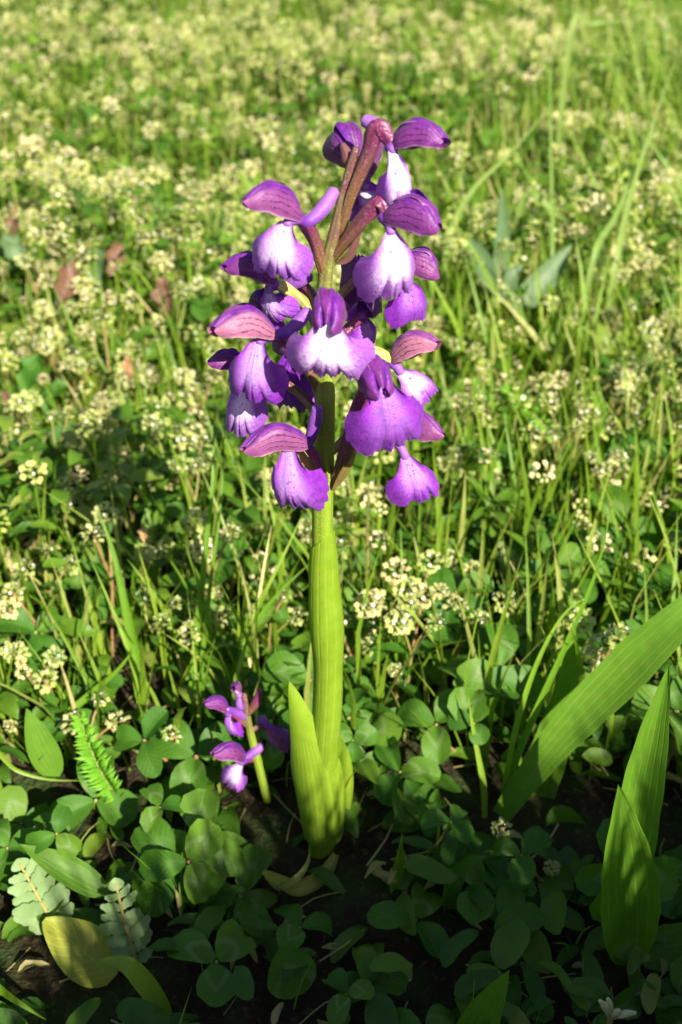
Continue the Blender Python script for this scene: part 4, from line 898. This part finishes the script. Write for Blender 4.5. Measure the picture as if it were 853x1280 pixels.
# herbs with longer leaves, clover and dead stalks break the carpet up in patches
TR = []
for k in range(5):
    r = random.Random(k + 300); gs = []
    for i in range(6):
        a = i * 1.05 + r.uniform(-.3, .3); d = V((math.cos(a), math.sin(a), 0)); q = r.uniform(.3, 1.1); L = r.uniform(.7, 1.1)
        gs.append(leaf([d * .05, d * L * .5 + V((0, 0, q * .45)), d * L + V((0, 0, q * .6))], r.uniform(.16, .30), P_LANCE, (0, 0, 1), 2, 5, cup=.3, wave=.03, seed=i))
    TR.append(join(gs))
x, y = field(.22, 9, 175); k = rng.random(len(x)) < np.clip(.35 + 1.2 * patch(x, y, .12, 21), 0.02, 1); x, y = x[k], y[k]; n = len(x)
scatter('meadow_herbs', TR, np.stack([x, y, ground_np(x, y) + rng.uniform(.5, 3.2, n)], -1), rot_np(rng.uniform(0, math.tau, n), rng.uniform(-.3, .3, n)), rng.uniform(1.3, 2.6, n), np.clip(rng.normal(.4, .22, n), 0, 1), [M_S_LEAF], 'patches of low herbs with longer leaves among the meadow grass', 'herbs')
TC = [join([leaflet_geo(1, .95, i * 2.094 + k * .1, .1 * k, 4, 5, .15 + .1 * k) for i in range(3)]) for k in range(4)]
x, y = field(.5, 14, 120); k = rng.random(len(x)) < np.clip(.15 + 1.5 * patch(x, y, .1, 33), 0.0, 1); x, y = x[k], y[k]; n = len(x)
scatter('meadow_clover', TC, np.stack([x, y, ground_np(x, y) + rng.uniform(1.5, 4.2, n)], -1), rot_np(rng.uniform(0, math.tau, n), rng.uniform(-.5, .5, n)), rng.uniform(.6, 1.1, n), np.clip(rng.normal(.25, .15, n), 0, 1), [M_S_LEAF], 'dark green clover patches scattered through the sunny meadow', 'clover')
x, y = field(.35, 28, 175); k = rng.random(len(x)) < np.clip(.3 + 1.2 * patch(x, y, .06, 44) + .3 * (y > 70), 0.04, 1); x, y = x[k], y[k]; n = len(x)
scatter('dead_stalks', TB, np.stack([x, y, ground_np(x, y)], -1), rot_np(rng.uniform(0, math.tau, n), rng.uniform(-.5, .5, n)), rng.uniform(3.5, 6.5, n), rng.uniform(.75, 1, n), [M_S_GRASS], 'straw coloured dead stalks standing in loose patches of meadow', 'stalks')
x, y = field(.9, 22, 175); k = rng.random(len(x)) < np.clip((x / (14 + .36 * (y + 18)) - .25) * 1.6 + .5 * patch(x, y, .07, 52), 0, 1); x, y = x[k], y[k]; n = len(x)
scatter('long_grass', TB, np.stack([x, y, ground_np(x, y)], -1), rot_np(rng.normal(.8, .7, n), rng.uniform(-.5, .1, n)), rng.uniform(5.5, 10, n), np.clip(rng.normal(.38, .15, n), 0, 1), [M_S_GRASS], 'longer lush grass swaying beyond the grey green rosette', 'grass')
# dry litter on the soil
TD = [leaf([V((0, 0, 0)), V((.5, .05, .08)), V((1, 0, 0))], .028, lambda v: 1, (0, 0, 1), 2, 4, cup=.4), leaf([V((0, 0, 0)), V((.2, 0, .08)), V((.45, 0, 0))], .14, P_OVATE, (0, 0, 1), 4, 5, cup=.7, wave=.1)]
x, y = field(.8, -12, 50); 
scatter('dry_litter', TD, np.stack([x, y, ground_np(x, y) + rng.uniform(.05, .6, len(x))], -1), rot_np(rng.uniform(0, math.tau, len(x)), rng.uniform(-.3, .3, len(x))), rng.uniform(.6, 1.8, len(x)), rng.uniform(.8, 1, len(x)), [M_S_GRASS], 'dry brown plant litter between the low leaves', 'litter')
# taller, denser grass added unseen towards the sun, shaped to shade the orchid's foot
sh = V((math.sin(SUN_AZ), math.cos(SUN_AZ), 0)); pr = V((-sh.y, sh.x, 0))
if pr.x < 0: pr = -pr
n = 17000
a = rng.uniform(-26, 24, n); b = rng.uniform(19, 38, n)
x = sh.x * b + pr.x * a; y = sh.y * b + pr.y * a
keep = ((np.hypot(x - CAM.x, y - CAM.y) > 5.5) & ((y < -19.5) | (np.abs(x - CAM.x) > 9.0))); x, y, b, a = x[keep], y[keep], b[keep], a[keep]
top = 2.2 - 1.0 * np.exp(-(a / 1.6) ** 2) + 1.3 * np.exp(-((a + 3.4) / 1.6) ** 2) - 2.3 * np.clip((a - 1.6) / 2, 0, 1) - 2.0 * np.clip((-4.2 - a) / 2, 0, 1) + np.minimum(b, 27) * math.tan(SUN_EL) + .8 * np.sin(a * .9 + 1) + .9 * np.sin(a * 2.3); hh = top * rng.uniform(.72, 1.05, len(x))
TT = []
for k in range(6):
    r = random.Random(k); TT.append(leaf([V((0, 0, 0)), V((r.uniform(-.03, .03), .03, .55)), V((r.uniform(-.1, .1), r.uniform(-.1, .1), 1))], r.uniform(.03, .05), P_GRASS, (0, -1, .2), 2, 3, cup=.3, twist=r.uniform(-1, 1)))
scatter('shade_grass', TT, np.stack([x, y, ground_np(x, y) - .1], -1), rot_np(rng.uniform(0, math.tau, len(x)), rng.uniform(-.06, .06, len(x))), hh, np.clip(rng.normal(.4, .2, len(x)), 0, 1), [M_S_GRASS], 'tall dense grass added out of view towards the sun to shade the orchid foot', 'grass')
